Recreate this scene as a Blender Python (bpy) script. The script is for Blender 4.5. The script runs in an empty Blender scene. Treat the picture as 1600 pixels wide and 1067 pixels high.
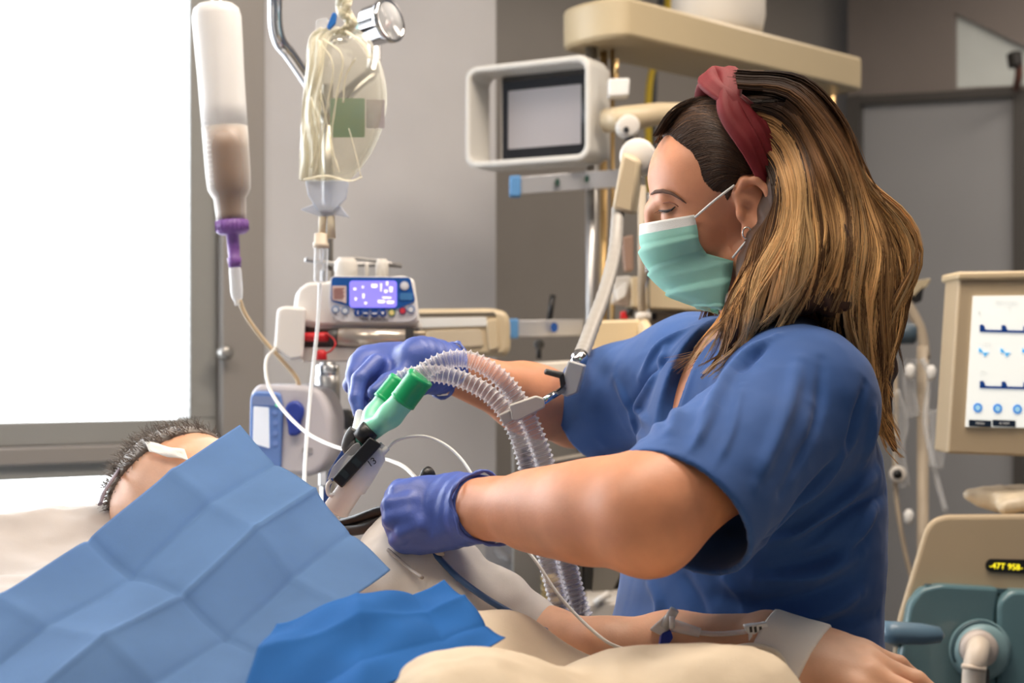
import bpy, bmesh, math, random
import numpy as np
from mathutils import Vector, Matrix
from mathutils.bvhtree import BVHTree

scene = bpy.context.scene
COL = scene.collection
rnd = random.Random(7)
V = Vector

# ------------------------------------------------------------------ camera, world, exposure
F_PX = 2222.2
CAM_Z = 1.25
cd = bpy.data.cameras.new('camera')
cam = bpy.data.objects.new('camera', cd); COL.objects.link(cam)
cam.location = (0, 0, CAM_Z); cam.rotation_euler = (math.pi/2, 0, 0)
cd.sensor_width = 36.0; cd.lens = 50.0; cd.shift_y = 34/1600.0
cd.clip_start = 0.05; cd.clip_end = 60
cd.dof.use_dof = True; cd.dof.focus_distance = 1.50; cd.dof.aperture_fstop = 5.0
scene.camera = cam
scene.view_settings.view_transform = 'Standard'
scene.view_settings.look = 'None'
scene.view_settings.gamma = 1.0
scene.view_settings.use_curve_mapping = False
scene.view_settings.exposure = 0.08
scene.cycles.max_bounces = 10
scene.cycles.transparent_max_bounces = 24
scene.cycles.caustics_reflective = False
scene.cycles.caustics_refractive = False
scene.cycles.sample_clamp_indirect = 6.0

world = bpy.data.worlds.new('world'); scene.world = world
world.use_nodes = True
bg = world.node_tree.nodes['Background']
bg.inputs[0].default_value = (0.80, 0.86, 1.0, 1); bg.inputs[1].default_value = 0.20

def area(name, loc, target, sx, sy, power, color):
    l = bpy.data.lights.new(name, 'AREA'); l.shape = 'RECTANGLE'; l.size = sx; l.size_y = sy
    l.energy = power; l.color = color
    o = bpy.data.objects.new(name, l); COL.objects.link(o)
    o.location = loc
    o.rotation_euler = (V(target)-V(loc)).to_track_quat('-Z', 'Y').to_euler()
    return o
WINDOW_STRENGTH = 10.0
WARM = (1.0, 0.87, 0.74)
# the ward's ceiling fittings (their housings are built below)
CEIL = [((0.45, 1.75, 2.68), 1.2, 0.45, 31), ((1.5, 3.3, 2.68), 1.2, 0.45, 17), ((-0.6, 1.1, 2.68), 1.2, 0.45, 20)]
for (p, sx, sy, w) in CEIL:
    area('ceiling_lamp_light', p, (p[0], p[1]+0.001, 0), sx, sy, w, WARM)

# ------------------------------------------------------------------ helpers
def P(u, v, d):
    """the point that the photograph shows at pixel (u, v), d metres deep"""
    return V(((u-800)/F_PX*d, d, CAM_Z-(v-567)/F_PX*d))
def px(d): return d/F_PX
def lin(c):
    out = []
    for x in c[:3]:
        x = x/255.0
        out.append(x/12.92 if x <= 0.04045 else ((x+0.055)/1.055)**2.4)
    return (*out, 1.0)
MATS = {}
def mat(name, rgb, rough=0.5, metal=0.0, noise=0.0, nscale=30, bump=0.0, bscale=200, spec=0.5, sss=0.0,
        sssc=(1, .3, .15), trans=0.0, alpha=1.0, emit=None, es=1.0, coat=0.0, sheen=0.0, two=None):
    if name in MATS: return MATS[name]
    m = bpy.data.materials.new(name); m.use_nodes = True
    nt = m.node_tree; b = nt.nodes['Principled BSDF']
    c = lin(rgb)
    b.inputs['Base Color'].default_value = c
    b.inputs['Roughness'].default_value = rough
    b.inputs['Metallic'].default_value = metal
    b.inputs['Specular IOR Level'].default_value = spec
    b.inputs['Alpha'].default_value = alpha
    b.inputs['Coat Weight'].default_value = coat
    b.inputs['Sheen Weight'].default_value = sheen
    if sss:
        b.inputs['Subsurface Weight'].default_value = sss
        b.inputs['Subsurface Radius'].default_value = sssc
        b.inputs['Subsurface Scale'].default_value = 0.008
    if trans: b.inputs['Transmission Weight'].default_value = trans
    if emit is not None:
        b.inputs['Emission Color'].default_value = lin(emit); b.inputs['Emission Strength'].default_value = es
    tc = nt.nodes.new('ShaderNodeTexCoord')
    if noise or two:
        n = nt.nodes.new('ShaderNodeTexNoise'); n.inputs['Scale'].default_value = nscale; n.inputs['Detail'].default_value = 5
        nt.links.new(tc.outputs['Object'], n.inputs['Vector'])
        mx = nt.nodes.new('ShaderNodeMix'); mx.data_type = 'RGBA'
        a = two if two else tuple(max(0, x*(1-noise)) for x in rgb)
        bcol = rgb if two else tuple(min(255, x*(1+noise)) for x in rgb)
        mx.inputs['A'].default_value = lin(a); mx.inputs['B'].default_value = lin(bcol)
        rmp = nt.nodes.new('ShaderNodeMapRange'); rmp.inputs[1].default_value = .32; rmp.inputs[2].default_value = .68
        nt.links.new(n.outputs['Fac'], rmp.inputs[0]); nt.links.new(rmp.outputs[0], mx.inputs['Factor'])
        nt.links.new(mx.outputs['Result'], b.inputs['Base Color'])
    if bump:
        n2 = nt.nodes.new('ShaderNodeTexNoise'); n2.inputs['Scale'].default_value = bscale; n2.inputs['Detail'].default_value = 3
        nt.links.new(tc.outputs['Object'], n2.inputs['Vector'])
        bp = nt.nodes.new('ShaderNodeBump'); bp.inputs['Strength'].default_value = bump; bp.inputs['Distance'].default_value = 0.002
        nt.links.new(n2.outputs['Fac'], bp.inputs['Height']); nt.links.new(bp.outputs[0], b.inputs['Normal'])
    MATS[name] = m
    return m
def clear_mat(name, rgb, fac=0.16, edge=0.75, rough=0.12, tint=None):
    """thin clear plastic: sees through face-on, shows its own colour and gloss towards its edges"""
    if name in MATS: return MATS[name]
    m = bpy.data.materials.new(name); m.use_nodes = True
    nt = m.node_tree; b = nt.nodes['Principled BSDF']; out = nt.nodes['Material Output']
    b.inputs['Base Color'].default_value = lin(rgb); b.inputs['Roughness'].default_value = rough
    t = nt.nodes.new('ShaderNodeBsdfTransparent'); t.inputs[0].default_value = lin(tint or (250, 250, 250))
    lw = nt.nodes.new('ShaderNodeLayerWeight'); lw.inputs[0].default_value = 0.35
    mr = nt.nodes.new('ShaderNodeMapRange'); mr.inputs[3].default_value = fac; mr.inputs[4].default_value = edge
    nt.links.new(lw.outputs['Facing'], mr.inputs[0])
    mx = nt.nodes.new('ShaderNodeMixShader')
    nt.links.new(mr.outputs[0], mx.inputs[0]); nt.links.new(t.outputs[0], mx.inputs[1]); nt.links.new(b.outputs[0], mx.inputs[2])
    nt.links.new(mx.outputs[0], out.inputs['Surface'])
    MATS[name] = m
    return m
def sheet_mat(name, rgb, transl=0.35, rough=0.8, noise=0.03, nscale=25, bump=0.15, bscale=900):
    """thin cloth: scatters light on the side it falls on and lets some through"""
    if name in MATS: return MATS[name]
    m = mat(name, rgb, rough, noise=noise, nscale=nscale, bump=bump, bscale=bscale, spec=0.25)
    nt = m.node_tree; b = nt.nodes['Principled BSDF']; out = nt.nodes['Material Output']
    t = nt.nodes.new('ShaderNodeBsdfTranslucent'); t.inputs[0].default_value = lin(rgb)
    mx = nt.nodes.new('ShaderNodeMixShader'); mx.inputs[0].default_value = transl
    nt.links.new(b.outputs[0], mx.inputs[1]); nt.links.new(t.outputs[0], mx.inputs[2])
    nt.links.new(mx.outputs[0], out.inputs['Surface'])
    return m
def props(o, label=None, cat=None, group=None, kind=None):
    if label: o['label'] = label
    if cat: o['category'] = cat
    if group: o['group'] = group
    if kind: o['kind'] = kind
    return o
def thing(name, label, cat, loc, group=None):
    o = bpy.data.objects.new(name, None); COL.objects.link(o); o.location = V(loc)
    o.empty_display_size = 0.05
    return props(o, label, cat, group)
def wloc(o):
    p = V(o.location)
    while o.parent is not None:
        o = o.parent; p = p + V(o.location)
    return p
class MB:
    """collects shapes in world metres and links them as one mesh object"""
    def __init__(s): s.v = []; s.f = []; s.sm = []; s.col = []
    def add(s, vs, fs, smooth=False):
        b = len(s.v); s.v.extend(V(p) for p in vs)
        for f in fs: s.f.append([b+i for i in f]); s.sm.append(smooth)
        return s
    def box(s, c, size, M=None):
        hx, hy, hz = size[0]/2, size[1]/2, size[2]/2
        vs = [V((x, y, z)) for x in (-hx, hx) for y in (-hy, hy) for z in (-hz, hz)]
        if M is not None: vs = [M @ p for p in vs]
        vs = [p+V(c) for p in vs]
        return s.add(vs, [(0, 1, 3, 2), (4, 6, 7, 5), (0, 4, 5, 1), (2, 3, 7, 6), (0, 2, 6, 4), (1, 5, 7, 3)])
    def tube(s, pts, r, n=12, cap=True, closed=False, flat=1.0, up=None):
        pts = [V(p) for p in pts]; m = len(pts)
        rs = r if isinstance(r, (list, tuple, np.ndarray)) else [r]*m
        T = []
        for i in range(m):
            a = pts[(i-1) % m] if (closed or i > 0) else pts[0]
            b = pts[(i+1) % m] if (closed or i < m-1) else pts[-1]
            t = (b-a); T.append(t.normalized() if t.length > 1e-9 else V((0, 0, 1)))
        u = V(up) if up is not None else T[0].orthogonal()
        u = (u - T[0]*u.dot(T[0])).normalized()
        vs = []
        for i in range(m):
            u = (u - T[i]*u.dot(T[i]))
            u = u.normalized() if u.length > 1e-6 else T[i].orthogonal().normalized()
            w = T[i].cross(u)
            for k in range(n):
                a = 2*math.pi*k/n
                vs.append(pts[i] + u*(math.cos(a)*rs[i]) + w*(math.sin(a)*rs[i]*flat))
        fs = []
        for i in range(m if closed else m-1):
            j = (i+1) % m
            for k in range(n):
                l = (k+1) % n
                fs.append((i*n+k, i*n+l, j*n+l, j*n+k))
        if cap and not closed:
            fs.append(tuple(range(n-1, -1, -1))); fs.append(tuple((m-1)*n+k for k in range(n)))
        return s.add(vs, fs, True)
    def cyl(s, a, b, r0, r1=None, n=24):
        r1 = r0 if r1 is None else r1
        return s.tube([a, b], [r0, r1], n)
    def lathe(s, a, axis, prof, n=32, flat=1.0, up=None):
        """prof: (distance along the axis, radius)"""
        a = V(a); ax = V(axis).normalized()
        u = V(up) if up is not None else ax.orthogonal()
        u = (u-ax*u.dot(ax)).normalized(); w = ax.cross(u)
        vs = []; fs = []
        for (h, r) in prof:
            for k in range(n):
                t = 2*math.pi*k/n
                vs.append(a+ax*h+u*(math.cos(t)*r)+w*(math.sin(t)*r*flat))
        for i in range(len(prof)-1):
            for k in range(n):
                l = (k+1) % n; fs.append((i*n+k, i*n+l, (i+1)*n+l, (i+1)*n+k))
        fs.append(tuple(range(n-1, -1, -1))); fs.append(tuple((len(prof)-1)*n+k for k in range(n)))
        return s.add(vs, fs, True)
    def prism(s, front, back):
        """two matching outlines joined into a solid"""
        n = len(front)
        fs = [tuple(range(n)), tuple(range(2*n-1, n-1, -1))]
        for i in range(n):
            j = (i+1) % n; fs.append((j, i, n+i, n+j))
        return s.add(list(front)+list(back), fs)
    def poly(s, pix, d, thick, shift=(0, 0), dd=None):
        """a solid whose front outline stands d metres away (dd: depth per corner), thick metres deep"""
        n = len(pix)
        ds = dd if dd else [d]*n
        fr = [P(u, v, q) for (u, v), q in zip(pix, ds)]
        bk = [p+V((shift[0], thick, shift[1])) for p in fr]
        return s.prism(fr, bk)
    def grid(s, pts, closed_u=False, smooth=True):
        """pts[i][j]"""
        a = len(pts); b = len(pts[0])
        vs = [p for row in pts for p in row]; fs = []
        for i in range(a if closed_u else a-1):
            for j in range(b-1):
                k = (i+1) % a
                fs.append((i*b+j, i*b+j+1, k*b+j+1, k*b+j))
        return s.add(vs, fs, smooth)
    def build(s, name, m, parent=None, loc=None, bevel=0.0, solid=0.0, seg=2, subsurf=0, flip=True):
        me = bpy.data.meshes.new(name)
        base = wloc(parent) if parent is not None else V(loc if loc is not None else (0, 0, 0))
        me.from_pydata([p-base for p in s.v], [], s.f)
        me.polygons.foreach_set('use_smooth', s.sm)
        if flip:
            bm = bmesh.new(); bm.from_mesh(me); bmesh.ops.recalc_face_normals(bm, faces=bm.faces); bm.to_mesh(me); bm.free()
        me.materials.append(m); me.update()
        o = bpy.data.objects.new(name, me); COL.objects.link(o)
        if parent is not None: o.parent = parent
        else: o.location = base
        if solid:
            md = o.modifiers.new('solid', 'SOLIDIFY'); md.thickness = solid; md.offset = 0
        if bevel:
            md = o.modifiers.new('bevel', 'BEVEL'); md.width = bevel; md.segments = seg; md.limit_method = 'ANGLE'; md.angle_limit = math.radians(40)
            md.harden_normals = False
            for p in me.polygons: p.use_smooth = True
        if subsurf:
            md = o.modifiers.new('sub', 'SUBSURF'); md.levels = subsurf; md.render_levels = subsurf
        if bevel:
            try: me.set_sharp_from_angle(angle=math.radians(35))
            except Exception: pass
        return o
def rrect(x0, y0, x1, y1, r, n=5):
    out = []
    for (cx, cy, a0) in ((x1-r, y0+r, -90), (x1-r, y1-r, 0), (x0+r, y1-r, 90), (x0+r, y0+r, 180)):
        for k in range(n+1):
            a = math.radians(a0+90*k/n); out.append((cx+r*math.cos(a), cy+r*math.sin(a)))
    return out
def circ(cx, cy, rx, ry=None, n=24):
    ry = rx if ry is None else ry
    return [(cx+rx*math.cos(2*math.pi*k/n), cy+ry*math.sin(2*math.pi*k/n)) for k in range(n)]
def roundpoly(pts, r, n=4):
    out = []; m = len(pts)
    for i in range(m):
        a, b, c = V(pts[i-1]), V(pts[i]), V(pts[(i+1) % m])
        d1 = (a-b); d2 = (c-b); q = min(r, d1.length*.45, d2.length*.45)
        p1 = b+d1.normalized()*q; p2 = b+d2.normalized()*q
        for k in range(n+1):
            t = k/n; w = p1*(1-t)**2 + b*2*t*(1-t) + p2*t*t; out.append(tuple(w))
    return out
def spline(pts, n=8):
    """Catmull-Rom through points of any dimension"""
    pts = [np.array(p, float) for p in pts]
    q = [2*pts[0]-pts[1]]+pts+[2*pts[-1]-pts[-2]]; out = []
    for i in range(1, len(q)-2):
        for k in range(n):
            t = k/n; p0, p1, p2, p3 = q[i-1:i+3]
            out.append(0.5*((2*p1)+(-p0+p2)*t+(2*p0-5*p1+4*p2-p3)*t*t+(-p0+3*p1-3*p2+p3)*t**3))
    out.append(pts[-1]); return out
def PX(x, y, z): return (x/y*F_PX+800, 567-(z-CAM_Z)/y*F_PX, y)
def path3(pp, n=8): return [P(*p) for p in spline(pp, n)]
def tube_thing(name, label, cat, pp, r, m, n=10, group=None, seg=8):
    pts = path3(pp, seg); mb = MB().tube(pts, r, n)
    o = mb.build(name, m, None, loc=pts[0]); return props(o, label, cat, group)
def text(body, size, m, parent, origin, right, up, name='lettering', depth=0.0004, align='CENTER'):
    cu = bpy.data.curves.new(name, 'FONT'); cu.body = body; cu.size = size; cu.align_x = align; cu.align_y = 'CENTER'; cu.extrude = depth
    t = bpy.data.objects.new(name+'_tmp', cu); COL.objects.link(t)
    me = bpy.data.meshes.new_from_object(t); bpy.data.objects.remove(t)
    R = V(right).normalized(); U = V(up); U = (U-R*U.dot(R)).normalized(); N = R.cross(U)
    base = wloc(parent)
    for v in me.vertices: v.co = V(origin)+R*v.co.x+U*v.co.y+N*v.co.z-base
    me.materials.clear(); me.materials.append(m)
    o = bpy.data.objects.new(name, me); COL.objects.link(o); o.parent = parent
    return o

# ------------------------------------------------------------------ sculpting: smooth unions on a grid, surfaced
def smin(a, b, k):
    if k <= 0: return np.minimum(a, b)
    h = np.maximum(k-np.abs(a-b), 0)/k
    return np.minimum(a, b)-h*h*k*0.25
def smax(a, b, k): return -smin(-a, -b, k)
class Sculpt:
    def __init__(s, lo, hi, h):
        s.h = h; s.lo = np.array(lo, float)
        s.n = np.ceil((np.array(hi)-s.lo)/h).astype(int)+1
        s.D = np.full(tuple(s.n), 1.0, np.float32)
    def _sub(s, lo, hi, k):
        m = k+3*s.h
        i0 = np.clip(np.floor((np.array(lo)-m-s.lo)/s.h).astype(int), 0, s.n)
        i1 = np.clip(np.ceil((np.array(hi)+m-s.lo)/s.h).astype(int)+1, 0, s.n)
        if (i1 <= i0).any(): return None
        ax = [s.lo[j]+s.h*np.arange(i0[j], i1[j]) for j in range(3)]
        return tuple(slice(a, b) for a, b in zip(i0, i1)), (ax[0][:, None, None], ax[1][None, :, None], ax[2][None, None, :])
    def op(s, fn, lo, hi, k=0.0, mode='add'):
        r = s._sub(lo, hi, k)
        if r is None: return s
        sl, (X, Y, Z) = r
        d = fn(X, Y, Z).astype(np.float32)
        cur = s.D[sl]
        if mode == 'add': s.D[sl] = smin(cur, d, k)
        elif mode == 'cut': s.D[sl] = smax(cur, -d, k)
        return s
    def cap(s, a, b, ra, rb=None, k=0.0, mode='add', flat=None):
        """tapered capsule; flat=(direction, ratio) squeezes it along a direction"""
        a = np.array(a, float); b = np.array(b, float); rb = ra if rb is None else rb
        ba = b-a; L = max(ba.dot(ba), 1e-12); R = max(ra, rb)
        if flat is not None:
            fn_, ratio = np.array(flat[0], float), flat[1]; fn_ = fn_/np.linalg.norm(fn_)
        def f(X, Y, Z):
            x, y, z = X-a[0], Y-a[1], Z-a[2]
            t = np.clip((x*ba[0]+y*ba[1]+z*ba[2])/L, 0, 1)
            x = x-t*ba[0]; y = y-t*ba[1]; z = z-t*ba[2]
            if flat is None: q = np.sqrt(x*x+y*y+z*z)
            else:
                n = x*fn_[0]+y*fn_[1]+z*fn_[2]
                q = np.sqrt(np.maximum(x*x+y*y+z*z-n*n, 0)+(n/ratio)**2)
            return q-(ra+(rb-ra)*t)
        return s.op(f, np.minimum(a, b)-R*1.05, np.maximum(a, b)+R*1.05, k, mode)
    def ell(s, c, r, M=None, k=0.0, mode='add'):
        c = np.array(c, float); r = np.array(r, float); A = np.array(M.to_3x3() if M is not None else Matrix.Identity(3))
        R = (np.abs(A)@r)
        def f(X, Y, Z):
            x, y, z = X-c[0], Y-c[1], Z-c[2]
            l = [(A[0, i]*x+A[1, i]*y+A[2, i]*z) for i in range(3)]
            k0 = np.sqrt((l[0]/r[0])**2+(l[1]/r[1])**2+(l[2]/r[2])**2)
            k1 = np.sqrt((l[0]/r[0]**2)**2+(l[1]/r[1]**2)**2+(l[2]/r[2]**2)**2)
            return k0*(k0-1)/np.maximum(k1, 1e-6)
        return s.op(f, c-R, c+R, k, mode)
    def surface(s, off=0.0):
        D = s.D-off; N = D < 0
        A = [D.shape[0]-1, D.shape[1]-1, D.shape[2]-1]
        cnt = np.zeros(A, np.int8)
        for i in (0, 1):
            for j in (0, 1):
                for k in (0, 1): cnt += N[i:i+A[0], j:j+A[1], k:k+A[2]]
        cells = (cnt > 0) & (cnt < 8)
        idx = np.argwhere(cells)
        ID = np.full(A, -1, np.int32); ID[cells] = np.arange(len(idx))
        cor = [(i, j, k) for i in (0, 1) for j in (0, 1) for k in (0, 1)]
        val = np.stack([D[idx[:, 0]+c[0], idx[:, 1]+c[1], idx[:, 2]+c[2]] for c in cor], 1)
        acc = np.zeros((len(idx), 3)); num = np.zeros(len(idx))
        for p in range(8):
            for q in range(p+1, 8):
                if sum(abs(cor[p][i]-cor[q][i]) for i in range(3)) != 1: continue
                a, b = val[:, p], val[:, q]; m = (a < 0) != (b < 0)
                t = np.where(m, a/np.where(m, a-b, 1), 0)
                pos = np.array(cor[p])[None, :]+t[:, None]*(np.array(cor[q])-np.array(cor[p]))[None, :]
                acc[m] += pos[m]; num[m] += 1
        verts = (idx+acc/num[:, None])*s.h+s.lo
        faces = []
        for ax in range(3):
            sl0 = [slice(None)]*3; sl1 = [slice(None)]*3
            sl0[ax] = slice(0, -1); sl1[ax] = slice(1, None)
            e = N[tuple(sl0)] != N[tuple(sl1)]
            u, w = [(1, 2), (2, 0), (0, 1)][ax]
            g = np.argwhere(e)
            ok = (g[:, u] > 0) & (g[:, w] > 0) & (g[:, u] < A[u]) & (g[:, w] < A[w])
            g = g[ok]
            def cid(du, dw):
                h = g.copy(); h[:, u] -= du; h[:, w] -= dw
                return ID[h[:, 0], h[:, 1], h[:, 2]]
            quad = np.stack([cid(1, 1), cid(0, 1), cid(0, 0), cid(1, 0)], 1)
            ins = N[g[:, 0], g[:, 1], g[:, 2]]
            quad[~ins] = quad[~ins][:, ::-1]
            faces.append(quad)
        faces = np.concatenate(faces); faces = faces[(faces >= 0).all(1)]
        return verts, faces
def relax(v, f, it=2, lam=0.5):
    e = np.concatenate([f[:, [0, 1]], f[:, [1, 2]], f[:, [2, 3]], f[:, [3, 0]]])
    for _ in range(it):
        acc = np.zeros_like(v); n = np.zeros(len(v))
        for a, b in ((0, 1), (1, 0)):
            for c in range(3): acc[:, c] += np.bincount(e[:, a], weights=v[e[:, b], c], minlength=len(v))
            n += np.bincount(e[:, a], minlength=len(v))
        v = v+lam*(acc/np.maximum(n, 1)[:, None]-v)
    return v
def vnormals(v, f):
    n = np.cross(v[f[:, 2]]-v[f[:, 0]], v[f[:, 3]]-v[f[:, 1]])
    out = np.zeros_like(v)
    for k in range(4):
        for c in range(3): out[:, c] += np.bincount(f[:, k], weights=n[:, c], minlength=len(v))
    return out/np.maximum(np.linalg.norm(out, axis=1), 1e-12)[:, None]
def mesh_np(name, v, f, m, parent=None, loc=None):
    base = np.array(wloc(parent) if parent is not None else V(loc if loc is not None else (0, 0, 0)))
    me = bpy.data.meshes.new(name)
    me.from_pydata((v-base).tolist(), [], f.tolist())
    me.polygons.foreach_set('use_smooth', np.ones(len(f), bool))
    me.materials.append(m); me.update()
    o = bpy.data.objects.new(name, me); COL.objects.link(o)
    if parent is not None: o.parent = parent
    else: o.location = V(base)
    return o
def bvh_np(v, f): return BVHTree.FromPolygons(v.tolist(), f.tolist())
def cast(bvh, u, v, back=False):
    """where the sight line through pixel (u, v) meets a surface"""
    o = V((0, 0, CAM_Z)); d = (P(u, v, 1.0)-o).normalized()
    h = bvh.ray_cast(o, d)
    return h[0], h[1]
def hsh(i): return math.modf(math.sin(i*127.1+11.7)*43758.5453)[0] % 1.0
def fbm(v, scale, seed=0, oct=3):
    """smooth noise from sines, numpy, about -1..1"""
    r = np.random.RandomState(seed); out = np.zeros(len(v)); amp = 1.0; tot = 0
    for o in range(oct):
        for _ in range(5):
            k = r.normal(size=3); k = k/np.linalg.norm(k)*scale*(2**o)*r.uniform(.6, 1.4)
            out += amp*np.sin(v@k+r.uniform(0, 6.28))/5*1.6
        tot += amp; amp *= 0.5
    return out/tot
def folds(v, n, segs):
    """raise or press creases: each (points in px and depth, half width m, height m)"""
    disp = np.zeros(len(v))
    for (pp, w, amp) in segs:
        pts = np.array([P(*p) for p in pp])
        best = np.full(len(v), 9.0); tt = np.zeros(len(v)); L = len(pts)-1
        for i in range(L):
            a, b = pts[i], pts[i+1]; ba = b-a
            t = np.clip((v-a)@ba/ba.dot(ba), 0, 1)
            d = np.linalg.norm(v-a-t[:, None]*ba, axis=1)
            m = d < best; best[m] = d[m]; tt[m] = (i+t[m])/L
        env = np.clip(np.sin(np.pi*np.clip(tt, .04, .96)), 0, 1)**.6
        disp += amp*env*np.exp(-(best/w)**2)
    return v+n*disp[:, None]
# ------------------------------------------------------------------ the room
W = V((0.855, 0.519, 0)); NR = V((0.519, -0.855, 0))     # along the window wall; out of it into the room
A0 = P(300, 567, 2.8); A0.z = 0
def wp(s, z, out=0.0): return A0+W*s+NR*out+V((0, 0, z))
m_wall = mat('wall_paint', (196, 196, 199), .7, noise=.02, nscale=4, bump=.05)
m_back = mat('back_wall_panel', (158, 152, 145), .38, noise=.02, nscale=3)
m_frame = mat('window_frame_grey', (148, 143, 138), .45)
m_floor = mat('floor_vinyl', (120, 122, 120), .4, noise=.04, nscale=12)
m_ceil = mat('ceiling_paint', (205, 202, 198), .8)
def struct(o): o['kind'] = 'structure'; return o
# floor and ceiling
struct(MB().box((0.8, 2.0, -0.05), (8, 8.6, 0.1)).build('floor', m_floor))
struct(MB().box((0.8, 2.0, 2.75), (8, 8.6, 0.1)).build('ceiling', m_ceil))
# window wall: pieces round two openings (upper window and the low strip window)
def slab(mb, s0, s1, z0, z1, t=0.22):
    mb.prism([wp(s0, z0), wp(s1, z0), wp(s1, z1), wp(s0, z1)], [wp(s0, z0, -t), wp(s1, z0, -t), wp(s1, z1, -t), wp(s0, z1, -t)])
zw = lambda v: CAM_Z-(v-567)/F_PX*2.78
S_R = 0.06; S_L = -2.2; Z_SILL = zw(655); Z_TOP = 2.35; Z_LO1 = zw(742); Z_LO0 = 0.55
s_end = 0.695
mb = MB()
slab(mb, S_R+0.02, s_end, 0, 2.7); slab(mb, -2.9, S_L, 0, 2.7)
slab(mb, S_L, S_R+0.02, Z_TOP, 2.7); slab(mb, S_L, S_R+0.02, 0, Z_LO0)
# corner pillar return towards the recess
struct(mb.build('wall_left', m_wall))
corner = wp(s_end, 0)
q = -NR
mb = MB()
c2 = corner-W*0.22
mb.prism([corner-W*0.001, corner-W*0.001+q*1.75, c2+q*1.75, c2-NR*0.0], [p+V((0, 0, 2.7)) for p in (corner-W*0.001, corner-W*0.001+q*1.75, c2+q*1.75, c2)])
for i in range(len(mb.v)): mb.v[i] = mb.v[i]+q*0.223
struct(mb.build('wall_corner', m_wall))
# recess wall behind the pendant
B0 = P(775, 567, 4.2); B0.z = 0
def bp_(s, z, out=0.0): return B0+W*s+NR*out+V((0, 0, z))
mb = MB().prism([bp_(-0.9, 0), bp_(1.75, 0), bp_(1.75, 2.7), bp_(-0.9, 2.7)], [bp_(-0.9, 0, -.15), bp_(1.75, 0, -.15), bp_(1.75, 2.7, -.15), bp_(-0.9, 2.7, -.15)])
struct(mb.build('wall_back', m_back))
# right: glazed sliding partition with a clerestory pane
Q0 = P(1325, 567, 4.75); Q1 = P(1640, 567, 4.35); Q0.z = Q1.z = 0
QD = (Q1-Q0).normalized(); QN = V((QD.y, -QD.x, 0))
def qp(s, z, out=0.0): return Q0+QD*s+QN*out+V((0, 0, z))
def qs(u):   # distance along the partition seen at pixel column u
    k = (u-800)/F_PX; return (k*Q0.y-Q0.x)/(QD.x-k*QD.y)
def qz(u, v): return CAM_Z-(v-567)/F_PX*(Q0.y+QD.y*qs(u))
m_soffit = mat('partition_soffit', (140, 132, 128), .6, noise=.02, nscale=3)
m_pglass = mat('frosted_partition_glass', (164, 166, 170), .3, noise=.02, nscale=2)
m_pale = mat('clerestory_glass', (226, 234, 233), .15, noise=.03, nscale=4)
m_post = mat('partition_post', (84, 82, 80), .45)
def qquad(mb, u0, u1, zz, t=0.06, out=0.0):
    a, b = qs(u0), qs(u1)
    mb.prism([qp(a, zz[0], out), qp(b, zz[1], out), qp(b, zz[2], out), qp(a, zz[3], out)], [qp(a, zz[0], out-t), qp(b, zz[1], out-t), qp(b, zz[2], out-t), qp(a, zz[3], out-t)])
zt0, zt1 = qz(1335, 150), qz(1640, 132)
mb = MB()
qquad(mb, 1325, 1492, (zt0, qz(1492, 141), 2.7, 2.7)); qquad(mb, 1492, 1760, (qz(1492, 20), qz(1760, 150), 2.7, 2.7))
qquad(mb, 1492, 1760, (qz(1492, 141), qz(1760, 126), qz(1760, 150)-.001, qz(1492, 137)))
struct(mb.build('wall_right', m_soffit))
g = MB(); qquad(g, 1488, 1760, (qz(1488, 138), qz(1760, 126), qz(1760, 165), qz(1488, 17)), t=0.01, out=-0.02)
g = struct(g.build('window_2', m_pale))
d1 = MB(); qquad(d1, 1346, 1585, (0.02, 0.02, qz(1585, 147), qz(1346, 161)), t=0.03, out=-0.015)
d1 = struct(d1.build('door_1', m_pglass))
fr = MB()
qquad(fr, 1325, 1346, (0, 0, zt0, zt0), t=.07, out=.015); qquad(fr, 1585, 1602, (0, 0, qz(1602, 138), qz(1585, 138)), t=.07, out=.015)
qquad(fr, 1346, 1585, (qz(1346, 163), qz(1585, 150), qz(1585, 137), qz(1346, 150)), t=.06, out=.01)
struct(fr.build('door_frame', m_post, d1))
d2 = MB(); qquad(d2, 1602, 1760, (0.02, 0.02, qz(1602, 140), qz(1602, 142)), t=0.03, out=-0.015)
struct(d2.build('door_2', m_pglass))
# dark little camera and its drop cable up at the partition head
t = thing('ceiling_sensor', 'small dark sensor on a stalk high on the partition at the top right', 'sensor', qp(qs(1590), qz(1590, 130), .05))
pc = P(1590, 92, 4.3)
MB().poly(roundpoly([(1580, 78), (1598, 78), (1600, 100), (1584, 104)], 5), 4.25, .05).build('housing', mat('sensor_black', (38, 36, 35), .5), t, bevel=.006)
MB().tube([P(1592, 100, 4.28), P(1592, 118, 4.3), P(1588, 138, 4.36)], .012, 10).build('stalk', mat('sensor_red_brown', (120, 82, 72), .5), t)

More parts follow.
